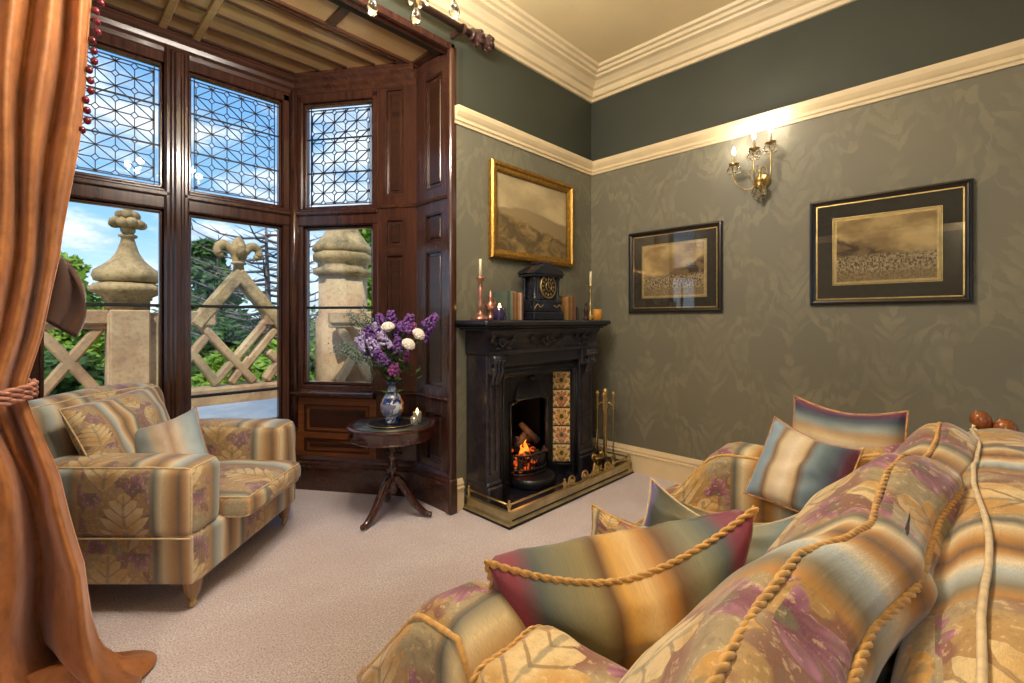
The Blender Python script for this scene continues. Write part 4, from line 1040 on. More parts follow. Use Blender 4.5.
for w, h, d, c, lb in ((.018, .170, .12, rgb(150, 112, 60), 'golden brown book right of the clock'), (.020, .178, .12, rgb(124, 84, 44), 'brown book second to the right of the clock'), (.016, .176, .12, rgb(160, 120, 70), 'caramel book third to the right of the clock'),
        (.022, .182, .13, rgb(110, 74, 46), 'chestnut book fourth to the right of the clock'), (.018, .176, .12, rgb(136, 92, 70), 'rosy brown book at the right end of the mantel row')):
    book(x, w, h, d, c, lb); x += w+.0015
t = thing('small_photo_frame', 'small dark standing photo frame right of the mantel books', 'photo frame', (2.90, 2.13, ZM), rotz=.5); m = MB()
for a, b2, c2, d2 in ((-.035, -.027, 0, .10), (.027, .035, 0, .10), (-.035, .035, 0, .008), (-.035, .035, .092, .10)): m.bbox(a, b2, -.006, .006, c2, d2, .002)
m.build('frame', FRBLK, t); m = MB(); m.box(-.028, .028, -.002, .004, .007, .093); m.build('photograph', simple('sepia_photo', rgb(150, 130, 104), .6, var=.4, scale=40), t)
t = thing('dark_figurine', 'slender dark figurine near the brass candlestick', 'figurine', (3.0, 2.12, ZM)); m = MB(); m.lathe([(.022, 0), (.022, .012), (.012, .02), (.016, .05), (.020, .07), (.012, .095), (.006, .105), (.011, .12), (.008, .133), (0, .138)], n=12); m.build('body', simple('dark_bronze', rgb(70, 44, 34), .35, .6), t)

# ================================================================ PICTURES
def pic_mat(name, kind):
    M = Mat(name); u, v, _ = M.sep(M.coord('UV')); uvn = M.coord('UV')
    n = M.noise(uvn, 5, 6, .6, .6); fine = M.noise(M.comb(u*2.0, v*2.0), 60, 3, .7); big = M.noise(uvn, 2.5, 4)
    if kind == 0:      # hills under a hazy sky
        hill = (v-(.36+(u-.5)*(-.25)+(n-.5)*.35)).step(0.0, .05); far = (v-(.52+((u*4.0).sin())*.06+(n-.5)*.1)).step(0, .03)
        c = M.mix(hill, M.mix(n.step(.4, .65), rgb(92, 76, 46), rgb(158, 130, 80)), M.mix(far, rgb(150, 130, 92), M.mix(big.step(.35, .7), rgb(168, 150, 112), rgb(204, 184, 140))))
    else:
        cells = M.voronoi(M.comb(u*1.6, v*1.0), 17 if kind == 1 else 20)
        sc2 = M.noise(M.comb(u*1.7, v), 24, 4, .7, .8); crowd = M.mix(sc2.step(.38, .62), rgb(88, 70, 48), rgb(220, 194, 146))
        skyc = M.mix(big.step(.35, .65), rgb(170, 138, 88), rgb(236, 204, 140))
        edge = (v-(.46+((u-.5) if kind == 1 else (0.5-u))*.5*1.0+(n-.5)*.4)).step(-.03, .05)
        tree_ = M.mix(n.step(.42, .6), rgb(84, 64, 42), rgb(150, 122, 82))
        c = M.mix(edge, tree_, skyc); low = 1.0-(v-.40+(n-.5)*.08).step(-.02, .04)
        c = M.mix(low, c, crowd); c = M.mix((1.0-v.step(.1, .2))*.7, c, M.mix(fine.step(.4, .6), rgb(120, 96, 62), rgb(180, 152, 104)))
    c = M.mix(fine.step(.3, .75)*.22, c, rgb(88, 70, 46)); M.color(c); M.put(rough=.7); return M.m
def picture(name, label, M, w, h, frame_w, fmat, mat_w, art, linemat, depth=.03):
    """local x to the right, z up, room side at -y; origin at the picture's centre on the wall"""
    t = bpy.data.objects.new(name, None); COL.objects.link(t); t.matrix_world = M; tag(t, label, 'picture')
    m = MB(); W, H, f = w/2, h/2, frame_w
    pr = [(0, 0), (0, -depth*.7), (f*.15, -depth*.95), (f*.4, -depth), (f*.55, -depth*.72), (f*.8, -depth*.62), (f, -depth*.45), (f, -depth*.2)]
    cs_ = [(-1, -1), (1, -1), (1, 1), (-1, 1)]
    b = len(m.v); k = len(pr)
    for sx, sz in cs_:
        for o2, y in pr: m.v.append((sx*(W-o2), y-.002, sz*(H-o2)))
    for i in range(4):
        j = (i+1) % 4
        for q in range(k-1): m.face((b+i*k+q, b+i*k+q+1, b+j*k+q+1, b+j*k+q)[::-1])
    m.box(-W+.002, W-.002, -.004, -.001, -H+.002, H-.002)
    m.build('frame', fmat, t)
    iw, ih = W-f, H-f
    def sheet(x, z, y, mt, nm):
        q = MB(); b2 = len(q.v); q.v += [(-x, y, -z), (x, y, -z), (x, y, z), (-x, y, z), (-x, y+.001, -z), (x, y+.001, -z), (x, y+.001, z), (-x, y+.001, z)]
        q.face((0, 1, 2, 3), [(0, 0), (1, 0), (1, 1), (0, 1)]); q.face((7, 6, 5, 4)); return q.build(nm, mt, t)
    if mat_w:
        sheet(iw, ih, -.006, MATB, 'mount'); g = .0075
        q = MB()
        for X, Z in ((iw-.001, ih-.001), (iw-mat_w, ih-mat_w), (iw-mat_w-.016, ih-mat_w-.016)):
            th = .007 if X == iw-.001 else .004
            q.box(-X, X, -.0085, -.006, Z-th, Z).box(-X, X, -.0085, -.006, -Z, -Z+th).box(-X, -X+th, -.0085, -.006, -Z, Z).box(X-th, X, -.0085, -.006, -Z, Z)
        q.build('gilt_lines', linemat, t)
        sheet(iw-mat_w-.006, ih-mat_w-.006, -.0075, simple('cream_slip', rgb(206, 184, 134), .7), 'slip')
        sheet(iw-mat_w-.02, ih-mat_w-.02, -.0095, art, 'print')
    else: sheet(iw, ih, -.008, art, 'print')
    if mat_w: q = MB(); q.box(-iw, iw, -.0135, -.0125, -ih, ih); q.build('glass', GLASSP, t)
def wallmat(x, y, z, xdir): M = frame_mat((x, y), xdir); M.translation = Vector((x, y, z)); return M
picture('gilt_framed_picture', 'gilt framed hill landscape hanging over the mantel clock', wallmat(2.578, YF, 1.95, (1, 0)), .905, .66, .065, GILT, 0, pic_mat('hill_landscape_print', 0), GILT2, .045)
picture('black_framed_print', 'black framed sepia print between the mantelpiece corner and the crystal wall light', wallmat(XR, 1.566, 1.572, (0, -1)), .724, .632, .034, FRBLK, .075, pic_mat('sepia_street_print', 1), GILT2)
picture('black_framed_print', 'black framed sepia crowd engraving right of the wall light', wallmat(XR, .328, 1.604, (0, -1)), .712, .628, .030, FRBLK, .085, pic_mat('sepia_crowd_print', 2), GILT2)
# ================================================================ SOFT FURNITURE
def attach(o, t): o.parent = t; o.matrix_parent_inverse = Matrix.Translation(t.location).inverted() if not any(t.rotation_euler) else (Matrix.Translation(t.location) @ t.rotation_euler.to_matrix().to_4x4()).inverted(); return o
class RBox:
    """soft rounded box; deform maps local -> local, then T maps to place"""
    def __init__(s, c, h, r=.05, crown=(0, 0, 0), deform=None, T=None, wr=0.0, seed=0):
        s.c = Vector(c); s.h = h; s.r = min(r, min(h)*.98); s.crown = crown; s.deform = deform; s.T = T; s.wr = wr; s.seed = seed; s.lift = 0.0
    def pos(s, x, y, z):
        h = s.h; r = s.r
        q = Vector((max(-(h[0]-r), min(h[0]-r, x)), max(-(h[1]-r), min(h[1]-r, y)), max(-(h[2]-r), min(h[2]-r, z))))
        d = Vector((x, y, z))-q
        p = q+d.normalized()*(r+s.lift) if d.length > 1e-9 else q
        X, Y, Z = (max(0, 1-(v/w)**2) for v, w in zip((x, y, z), h))
        n = Vector((x/h[0], y/h[1], z/h[2]))
        p += Vector((n.x**3*s.crown[0]*(Y*Z)**.6, n.y**3*s.crown[1]*(X*Z)**.6, n.z**3*s.crown[2]*(X*Y)**.6))
        if s.wr:
            k = mnoise.noise((p+s.c)*9.0+Vector((s.seed, 0, 0))); k2 = mnoise.noise((p+s.c)*Vector((22.0, 22.0, 8.0))+Vector((0, s.seed, 0)))
            dd = d.normalized() if d.length > 1e-9 else Vector((0, 0, 1)); p += dd*(k*s.wr+k2*s.wr*.35)
        if s.deform: p = s.deform(p)
        p = p+s.c
        return s.T @ p if s.T else p
    def mesh(s, m, n=14, uvfn=None):
        h = s.h; ids = {}
        def axis(a):
            e = s.r/a*.999; k = 4
            v = [-1+e*i/k for i in range(k)]+[-1+e+(2-2*e)*i/n for i in range(n+1)]+[1-e+e*i/k for i in range(1, k+1)]
            return v
        A = [axis(a) for a in h]
        def vid(i, j, k):
            if (i, j, k) not in ids:
                ids[i, j, k] = len(m.v); m.v.append(tuple(s.pos(A[0][i]*h[0], A[1][j]*h[1], A[2][k]*h[2])))
            return ids[i, j, k]
        N = [len(a)-1 for a in A]
        uvfn = uvfn or (lambda ax, x, y, z: (x, y) if ax == 2 else ((y, z) if ax == 0 else (x, z)))
        def quad(ax, L):
            uvs = []
            for (i, j, k) in L: uvs.append(uvfn(ax, A[0][i]*h[0]+s.c.x, A[1][j]*h[1]+s.c.y, A[2][k]*h[2]+s.c.z))
            m.face([vid(*t) for t in L], uvs, True)
        for i in range(N[0]):
            for j in range(N[1]):
                quad(2, [(i, j, N[2]), (i+1, j, N[2]), (i+1, j+1, N[2]), (i, j+1, N[2])]); quad(2, [(i, j+1, 0), (i+1, j+1, 0), (i+1, j, 0), (i, j, 0)])
        for i in range(N[0]):
            for k in range(N[2]):
                quad(1, [(i, 0, k), (i+1, 0, k), (i+1, 0, k+1), (i, 0, k+1)]); quad(1, [(i, N[1], k+1), (i+1, N[1], k+1), (i+1, N[1], k), (i, N[1], k)])
        for j in range(N[1]):
            for k in range(N[2]):
                quad(0, [(N[0], j, k), (N[0], j+1, k), (N[0], j+1, k+1), (N[0], j, k+1)]); quad(0, [(0, j, k+1), (0, j+1, k+1), (0, j+1, k), (0, j, k)])
        return m
    def ring(s, ax=2, sign=1, n=14, lift=.0):
        """closed path along the rounded edge of one face"""
        h = s.h; u, v = [a for a in (0, 1, 2) if a != ax]; out = []; s.lift = lift
        def P(cu, cv):
            q = [0, 0, 0]; q[u] = cu*h[u]; q[v] = cv*h[v]; q[ax] = sign*h[ax]
            return s.pos(*q)
        for a, b in (((-1, -1), (1, -1)), ((1, -1), (1, 1)), ((1, 1), (-1, 1)), ((-1, 1), (-1, -1))):
            for i in range(n):
                t = i/n; out.append(P(a[0]+(b[0]-a[0])*t, a[1]+(b[1]-a[1])*t))
        s.lift = 0.0; return out

def pillow(name, label, TL, TR, BR, BL, th, mat, cord, cr=.006, sag=0.0, pinch=.06, rope=True, group=None, cat='cushion', seed=1, nub=0.0, fold=0.0, n=22):
    TL, TR, BR, BL = map(Vector, (TL, TR, BR, BL)); c = (TL+TR+BR+BL)/4
    N = ((TR-TL).cross(TL-BL)).normalized()
    t = thing(name, label, cat, c, group=group)
    def base(u, v, sd=1):
        U, V = 2*u-1, 2*v-1
        u2 = .5+.5*U*(1-pinch*(1-V*V)); v2 = .5+.5*V*(1-pinch*(1-U*U))
        p = BL*(1-u2)*(1-v2)+BR*u2*(1-v2)+TR*u2*v2+TL*(1-u2)*v2
        p = p+Vector((0, 0, -1))*sag*(1-abs(U)**1.7)*max(0, v)**(2.2 if sd > 0 else 8)
        return p
    def surf(sgn):
        def f(u, v):
            U, V = 2*u-1, 2*v-1; k = max(0.0, (1-U*U)*(1-V*V))
            h = th*.5*k**(.42 if sgn > 0 else .34)
            w = mnoise.noise(Vector((u*5+seed, v*5, sgn)))*.018+mnoise.noise(Vector((U*9+seed, V*3, sgn)))*.006
            e = fold*math.exp(-((U)/.10)**2)*max(0, V)**1.5 if sgn > 0 else 0
            return base(u, v, sgn)+N*sgn*(h+(w+0-e)*k**.5)-c
        return f
    m = MB(); m.grid(surf(1), n, n, uvfn=lambda u, v: (u, v)); m.grid(surf(-1), n, n, uvfn=lambda u, v: (u, v))
    # flip second side
    k = n*n
    for i in range(k, 2*k): m.f[i] = m.f[i][::-1]; m.uv[i] = m.uv[i][::-1]
    m.build('cover', mat, t, weld=True)
    E = [(i/n, 0) for i in range(n)]+[(1, i/n) for i in range(n)]+[(1-i/n, 1) for i in range(n)]+[(0, 1-i/n) for i in range(n)]
    P = [base(u, v)-c for u, v in E]; q = MB()
    if rope: q.rope(P+[P[0]], cr, cr*3.2)
    else: q.tube(P, cr*.75, 7, closed=True)
    q.build('piping', cord, t)
    return t

# ---------------------------------------------------------------- sofa (faces the fireplace; stands right of the camera)
sofa = thing('tapestry_sofa', 'tapestry covered high-armed sofa with roped wooden finials in the right foreground', 'sofa', (1.30, .36, 0))
def sofa_part(name, rb, mat, n=14, uvfn=None):
    m = MB(); rb.mesh(m, n, uvfn); return attach(m.build(name, mat), sofa)
def sofa_line(name, pts, r=.006, mat=PIPE2, rope=False, closed=False):
    m = MB()
    if rope: m.rope(pts, r, r*3.2)
    else: m.tube(pts, r, 7, closed=closed)
    return attach(m.build(name, mat), sofa)
sofa_part('seat_base', RBox((1.295, .43, .215), (.775, .44, .095), .03), FAB_SOFA)
def back_def(p):
    p = p.copy(); t = (p.z+.36)/.72
    p.y -= .04*t*t; return p
back = RBox((1.285, -.03, .49), (.81, .115, .375), .095, (0, .02, .02), back_def, wr=.008, seed=3)
sofa_part('backrest', back, FAB_SOFA, 22, uvfn=lambda ax, x, y, z: (x, z) if ax != 2 else (x, y+1.0))
def bt(x, y): return tuple(back.pos(x-1.285, y, .375)+Vector((0, 0, .006)))
sofa_line('back_piping', [bt(.44+1.60*i/40, .058+.008*math.sin(i*.35)-.0*i) for i in range(41)], .0042)
def arm_top(y, tab=None):
    pts = tab or [(-.2, .84), (.12, .80), (.45, .70), (.68, .685), (.735, .665), (.90, .455), (1.2, .44)]
    for (a, b), (c, d) in zip(pts, pts[1:]):
        if y <= c:
            t = max(0, (y-a)/(c-a)); t = t*t*(3-2*t) if a < .6 else t; return b+(d-b)*t
    return pts[-1][1]
near_top = [(-.2, .56), (.55, .57), (.62, .675), (.735, .665), (.94, .44), (1.2, .40)]
def arm_box(xc, hw, seed, tab=None):
    cy, hy, cz, hzz = .46, .52, .40, .285
    def df(p):
        p = p.copy(); z = p.z+cz; y = p.y+cy
        k = (arm_top(y, tab)-.12)/(cz+hzz-.12); p.z = .12+(z-.12)*k-cz if z > .12 else p.z
        s = max(0, (p.z+cz-.3)/.4); p.x *= 1+.10*s
        return p
    return RBox((xc, cy, cz), (hw, hy, hzz), .055, (.012, .0, .01), df, wr=.008, seed=seed)
na = arm_box(.575, .085, 5, near_top); fa = arm_box(1.985, .095, 9)
uva = lambda ax, x, y, z: (y, z) if ax == 0 else ((y, x+.68) if ax == 2 else (x, z))
sofa_part('arm', na, FAB_ARM, 22, uva); sofa_part('arm', fa, FAB_ARM, 22, uva)
for a, s in ((na, -1), (fa, 1), (na, 1), (fa, -1)):
    h = a.h; sofa_line('arm_piping', [a.pos(s*h[0], h[1]*(-1+2*i/40), h[2]) for i in range(4, 41)]+[a.pos(s*h[0]*.98, h[1], h[2]*(1-2*i/12)) for i in range(1, 10)], .006, PIPE)
for x in (.56, 2.02):
    for y in (-.05, .83):
        m = MB(); m.lathe([(.018, .004), (.022, .02), (.024, .05), (.034, .10), (.036, .125)], (x, y, 0), 14); attach(m.build('leg', W_LEG), sofa)
# finials and their cord at the far back corner
for x, y, z, r in ((2.098, -.045, .852, .026), (2.095, -.098, .834, .028)):
    m = MB(); T = Matrix.Rotation(-.35, 4, 'X')
    m.lathe([(.012, -.04), (.012, -.012), (.020, -.005), (.014, .0), (r*.75, .008), (r, .022), (r*1.02, .034), (r*.86, .048), (r*.55, .057), (r*.25, .060), (0, .064)], (x, y, z), 20, M=T)
    attach(m.build('finial', W_FINIAL), sofa)
m = MB()
for i in range(3):
    z = .835+.012*i; m.rope([(2.078+.024*math.cos(a), -.062+.045*math.sin(a), z+.01*math.sin(a*2)-(.012 if math.sin(a) < 0 else 0)) for a in [2*PI*k/20 for k in range(21)]], .006, .02)
attach(m.build('finial_cord', PIPE2), sofa)

def loose(name, label, rb, mat, cord, r=.006, n=18, rope=True, rings=((2, 1), (2, -1)), uvfn=None, group=None):
    t = thing(name, label, 'cushion', rb.T @ rb.c if rb.T else rb.c, group=group)
    m = MB(); rb.mesh(m, n, uvfn); attach(m.build('cover', mat), t)
    for ax, s in rings:
        P = rb.ring(ax, s, 14, r*.55); q = MB()
        if rope: q.rope(P+[P[0]], r, r*3.2)
        else: q.tube(P, r*.8, 7, closed=True)
        attach(q.build('piping', cord), t)
    return t
# seat cushions
loose('seat_cushion', 'tapestry sofa seat cushion nearer the camera, half under the big striped pillow', RBox((1.02, .57, .378), (.345, .365, .078), .045, (0, .01, .03), wr=.008), FAB_SOFA, PIPE, .0055, rope=False)
loose('seat_cushion', 'tapestry sofa seat cushion at the far end beneath the grey-purple pillow', RBox((1.63, .55, .375), (.255, .345, .072), .045, (0, .01, .015), wr=.008, seed=4), FAB_SOFA, PIPE, .0055, rope=False)
# long back cushion leaning on the back
Tb = Matrix.Translation((.9, .202, .700)) @ rz(-.085) @ Matrix.Translation((-.9, 0, 0)) @ Matrix.Rotation(.60, 4, 'X') @ Matrix.Translation((0, -.202, -.705))
def bc(p):
    p = p.copy(); 
    if p.z > 0: p.z += -.06*(max(0, p.x-.5)/.3)**2*.4+.010*math.sin(p.x*14)*max(0, p.z/.2)
    p.y += .014*math.sin(p.x*11+1)*(1 if p.y > 0 else .4)
    return p
bcush = RBox((1.12, .202, .705), (.81, .047, .225), .024, (.02, .05, .012), bc, Tb, wr=.012, seed=8)
loose('back_cushion', 'long boxed tapestry back cushion with rope edges leaning on the sofa back', bcush, FAB_CUSH, PIPE, .0052, 30, rings=((1, 1), (1, -1)), uvfn=lambda ax, x, y, z: (x, z) if ax != 2 else (x, .95+y))
# side cushion tucked inside the near arm
Ts = Matrix.Translation((.665, .32, .52)) @ Matrix.Rotation(-.25, 4, 'Y') @ Matrix.Translation((-.665, -.32, -.52))
loose('arm_cushion', 'leaf patterned boxed cushion lying along the near sofa arm', RBox((.545, .27, .615), (.095, .28, .055), .045, (.01, .01, .015), wr=.008, seed=12), FAB_ARM, PIPE, .0055, 18, rings=((1, 1), (1, -1)), uvfn=lambda ax, x, y, z: (y+.37, x+.15) if ax != 1 else (x+.3, z))
# scatter pillows on the sofa
pillow('scatter_pillow', 'large striped maroon and olive velvet pillow with rope edge nearest the camera', (.605, .660, .735), (1.075, .320, .800), (1.085, .42, .44), (.67, .73, .44), .24, PV_BIG, PIPE, .007, sag=.085, pinch=.07, seed=2, fold=.03, n=30)
pillow('scatter_pillow', 'grey and olive velvet pillow with a purple corner behind the big striped one', (1.43, .75, .675), (1.42, .27, .72), (1.30, .27, .46), (1.32, .76, .46), .13, PV_GREY, PIPE2, .0055, sag=.10, pinch=.07, seed=5, rope=False)
pillow('scatter_pillow', 'tapestry pillow whose piped corner peeps out past the big striped pillow, by the floor', (1.254, .863, .605), (1.30, .50, .615), (1.27, .50, .44), (1.225, .86, .44), .10, FAB_ARM, PIPE, .005, sag=.035, pinch=.05, seed=11, rope=False)
pillow('scatter_pillow', 'pale blue and cream striped velvet pillow leaning at the far end of the sofa', (1.944, .514, .835), (1.864, .237, .781), (1.67, .27, .575), (1.80, .578, .571), .12, PV_BLUE, PIPEM, .005, sag=.02, pinch=.05, seed=7, rope=False)
pillow('scatter_pillow', 'purple-topped striped velvet pillow at the back, behind the pale blue one', (2.10, .486, .90), (1.975, .133, .905), (1.90, .12, .60), (2.02, .50, .60), .13, PV_TOP, PIPEM, .005, sag=.03, pinch=.06, seed=9, rope=False)

cw0 = (.7157*2.335-.6984*1.665, .6984*2.335+.7157*1.665)
# ---------------------------------------------------------------- armchair (local x = camera depth, -y = its front)
CH = (cw0[0], cw0[1], 0); CR_ = math.radians(44.3)
chair = thing('tapestry_armchair', 'tapestry covered armchair in front of the bay window', 'armchair', CH, CR_)
def cpart(name, rb, mat, n=12, uvfn=None):
    m = MB(); rb.mesh(m, n, uvfn); return m.build(name, mat, chair)
cpart('seat_base', RBox((0, -.01, .225), (.42, .375, .105), .03), FAB_CHAIR)
uvc = lambda ax, x, y, z: (y+.1, z) if ax == 0 else ((y, x) if ax == 2 else (x, z))
for s in (-1, 1):
    a = RBox((s*.362, -.03, .46), (.098, .345, .150), .045, (.012, .012, .01), wr=.006, seed=3+s)
    cpart('arm', a, FAB_CHAIR, 14, uvc)
    m = MB(); m.tube([tuple(a.pos(s*a.h[0]*.99, a.h[1]*(-1+2*i/20), a.h[2])) for i in range(21)], .0045, 6); m.tube([tuple(q) for q in a.ring(1, -1, 8)], .0045, 6, closed=True)
    m.build('arm_piping', PIPE2, chair)
    cpart('arm_panel', RBox((s*.362, -.03, .225), (.088, .345, .105), .02), FAB_CHAIR, 8, uvc)
    m = MB(); m.tube([(s*.362+s*.10, -.37+.68*i/10, .318) for i in range(11)], .004, 6); m.build('arm_piping', PIPE2, chair)
def chb(p):
    p = p.copy(); p.y += .10*max(0, (p.z+.25)/.5); p.z += .02*(1-(p.x/.42)**2) if p.z > .2 else 0; return p
bk = RBox((-.025, .33, .545), (.415, .07, .285), .055, (0, .02, .01), chb, wr=.006)
cpart('backrest', bk, FAB_CHAIR, 16)
m = MB(); m.tube([tuple(bk.pos(bk.h[0]*(-1+2*i/24), -bk.h[1], bk.h[2])) for i in range(25)], .0045, 6); m.build('back_piping', PIPE2, chair)
for x in (-.39, .39):
    for y in (-.33, .31):
        m = MB(); m.lathe([(.024, .045), (.028, .06), (.036, .105), (.038, .125)], (x, y, 0), 4, M=rz(PI/4)); lg = m.build('leg', W_LEG, chair)
        m = MB(); m.lathe([(.010, -.010), (.018, -.006), (.018, .006), (.010, .010)], (x, y, .0185), 14, M=Matrix.Rotation(PI/2, 4, 'X')); m.lathe([(.012, .03), (.014, .05)], (x, y, 0), 10); m.build('castor', BRASS, lg)
CT = Matrix.Translation(CH) @ rz(CR_)
loose('seat_cushion', 'tapestry seat cushion of the armchair by the window', RBox((0, -.13, .365), (.262, .365, .052), .035, (0, .01, .035), T=CT, wr=.006, seed=2), FAB_CHAIR, PIPE2, .0045, 14, rope=False, uvfn=lambda ax, x, y, z: (x*1.0+.12, y) if ax == 2 else ((y, z) if ax == 0 else (x, z)))
def cw(d, l, z): return (.7157*d+.6984*l, .6984*d-.7157*l, z)   # camera depth / lateral to world
pillow('back_pillow', 'tapestry pillow with rosette leaning on the armchair back', cw(1.97, -1.92, .82), cw(2.52, -1.95, .85), cw(2.54, -1.78, .43), cw(2.0, -1.74, .43), .17, FAB_CHAIR, PIPE2, .0045, sag=.0, pinch=.04, seed=3, rope=False)
pillow('scatter_pillow', 'soft blue and beige striped pillow resting on the armchair seat', cw(2.22, -1.84, .672), cw(2.40, -1.63, .752), cw(2.20, -1.40, .47), cw(2.08, -1.66, .45), .14, PV_CHAIR, PIPEM, .0045, sag=.02, pinch=.06, seed=6, rope=False)

# ================================================================ CURTAIN, POLE
cu = thing('velvet_curtain', 'rust velvet floor-length curtain tied back at the left of the bay', 'curtain', (-.3, 2.12, 0))
def lerp_tab(tab, z):
    if z >= tab[0][0]: return tab[0][1:]
    for a, b in zip(tab, tab[1:]):
        if z >= b[0]:
            t = (a[0]-z)/(a[0]-b[0]); t = t*t*(3-2*t) if False else t
            return [p+(q-p)*t for p, q in zip(a[1:], b[1:])]
    return tab[-1][1:]
#       z     xl    xr    amp  ymid
CUR = [(2.93, -.78, .175, .040, 2.17), (2.30, -.74, .140, .042, 2.15), (1.80, -.66, .098, .040, 2.14), (1.40, -.56, .060, .036, 2.13), (1.16, -.48, .015, .032, 2.12),
       (1.02, -.42, -.022, .026, 2.11), (.97, -.41, -.030, .026, 2.11), (.90, -.42, -.012, .030, 2.11), (.70, -.48, .055, .05, 2.10), (.40, -.56, .115, .07, 2.08), (.22, -.60, .125, .075, 2.08), (.12, -.62, .145, .085, 2.07), (.05, -.64, .20, .09, 2.06), (.012, -.66, .262, .09, 2.06)]
def curt(u, v):
    z = 2.93+(0.012-2.93)*(v if v < .9 else .9+(v-.9))
    xl, xr, A, ym = lerp_tab(CUR, z)
    x = xl+(xr-xl)*u
    lo = max(0, min(1, (1.0-z)/.4))
    f1 = math.sin(u*2*PI*11+.6*math.sin(z*1.3)+.4); f2 = math.sin(u*2*PI*4.5+1.4*lo+.8*(1-z)+1.0); f3 = mnoise.noise(Vector((u*7, z*1.6, 2.0)))
    y = ym+A*((f1*(1-.75*lo)+f2*.35*(1-lo)+f2*1.5*lo)+f3*.8)*(1 if u < .97 else (1-u)/.03)
    x += .006*math.sin(z*7+u*20)
    if z < .15: y -= .10*(1-z/.15)*abs(f3)
    return Vector((x, y, z))
m = MB(); m.grid(curt, 190, 90); attach(m.build('drape', VELVET, solid=.006), cu)
m = MB()    # fabric pooled on the carpet
def pool(u, v):
    a = 2*PI*u; r = .05+.95*v
    x = -.12+math.cos(a)*r*(.42 if math.cos(a) > 0 else .4); y = 2.05+math.sin(a)*r*.19
    z = .012+.075*(1-v)**.6*(1+.5*math.sin(a*5+v*3))+.04*mnoise.noise(Vector((x*9, y*9, 1)))*(1-v)
    return Vector((x, y, max(.006, z)))
m.grid(pool, 60, 12); attach(m.build('pooled_hem', VELVET), cu)
def returnf(u, v):     # turned-back fold hanging behind the edge
    z = 1.435-.24*v; w = .090*math.sin(PI*(.12+.66*v))**.8
    return Vector((-.0+.025+w*u*1.1, 2.235+.012*math.sin(u*9+v*4), z-.03*u*(1-v)-.055*u*v))
m = MB(); m.grid(returnf, 14, 18); attach(m.build('turned_fold', LINING, solid=.02), cu)
m = MB(); rnd = random.Random(12)
BEAD = simple('dark_red_bead', rgb(96, 20, 34), .2, var=.3)
for i in range(30):
    z = 2.86-i*.035; xr = lerp_tab(CUR, z)[1]
    m.ball((xr+.014+.006*math.sin(i*2.1), 2.145, z), .011, 8, 6, (1, 1, 1.2)); m.tube([(xr, 2.145, z+.01), (xr+.014, 2.145, z)], .002, 4)
attach(m.build('bead_fringe', BEAD), cu)
TB = simple('pink_gold_cord', rgb(184, 128, 106), .6, var=.3, scale=60)
m = MB()
for k in range(3):
    zz = .985-.016*k
    P = [(-.60, 2.28, zz+.12), (-.50, 2.14, zz+.04), (-.38, 2.045, zz-.015), (-.2, 2.02, zz-.02), (-.06, 2.04, zz+.0), (-.005, 2.10, zz+.012), (-.03, 2.18, zz+.02), (-.2, 2.22, zz+.03), (-.45, 2.26, zz+.08), (-.60, 2.29, zz+.12)]
    m.rope(catmull(P, 6), .010, .03)
tb = tag(m.build('tieback_cord', TB), 'twisted pink and gold cord tying back the rust curtain', 'tieback')
pole = thing('curtain_pole', 'dark carved curtain pole with turned finial above the bay opening', 'curtain pole', (.6, 2.185, 2.965))
m = MB(); m.tube([(-1.5, 0, 0), (1.30, 0, 0)], .022, 14); m.build('rod', W_POLE, pole)
m = MB(); T = Matrix.Rotation(PI/2, 4, 'Y')
m.lathe([(.022, 0), (.036, .006), (.036, .016), (.024, .024), (.026, .034), (.040, .05), (.044, .066), (.036, .082), (.024, .092), (.03, .10), (.024, .108), (.026, .118), (.040, .135), (.044, .152), (.034, .172), (.018, .184), (.02, .19), (.008, .20), (0, .204)], (1.27, 0, 0), 16, M=T)
for i in range(8):
    a = i*PI/4; m.ball((1.27+.066, .040*math.cos(a), .040*math.sin(a)), .014, 6, 5, (1.6, 1, 1)); m.ball((1.27+.150, .040*math.cos(a+.4), .040*math.sin(a+.4)), .014, 6, 5, (1.6, 1, 1))
m.build('finial', W_POLE, pole)
m = MB(); m.bbox(1.20, 1.225, 0, YF-2.185, -.015, .015, .004); m.lathe([(.028, -.012), (.032, 0), (.028, .012)], (1.212, 0, 0), 16, M=T, cap=False); m.build('bracket', W_POLE, pole)

# ================================================================ TRIPOD TABLE AND WHAT STANDS ON IT
TX, TY, TZ = 1.526, 2.516, .568
tb = thing('tripod_table', 'round mahogany tripod drum table beside the fireplace', 'table', (TX, TY, 0))
LEATH = simple('dark_green_leather', rgb(62, 66, 60), .3, var=.15, coat=.4)
m = MB(); m.lathe([(.0, .478), (.225, .478), (.245, .482), (.252, .490), (.250, .552), (.262, .556), (.266, .562), (.262, TZ), (.232, TZ), (.230, TZ-.003), (0, TZ-.003)], n=48, cap=False); m.build('drum_top', W_TABLE, tb)
m = MB(); m.lathe([(.228, TZ-.004), (.228, TZ-.0015), (0, TZ-.0012)], n=48, cap=False); m.build('leather_inset', LEATH, tb)
m = MB(); m.lathe([(.252, .486), (.256, .489), (.252, .493)], n=48, cap=False); m.lathe([(.2515, .505), (.2525, .507), (.2515, .509)], n=48, cap=False); m.build('rim_moulding', W_TABLE, tb)
m = MB(); m.lathe([(.012, .14), (.030, .15), (.036, .19), (.034, .24), (.020, .26), (.030, .275), (.036, .30), (.026, .33), (.018, .345), (.030, .36), (.018, .375), (.022, .42), (.026, .455), (.045, .47), (.06, .478)], n=24); m.build('column', W_TABLE, tb)
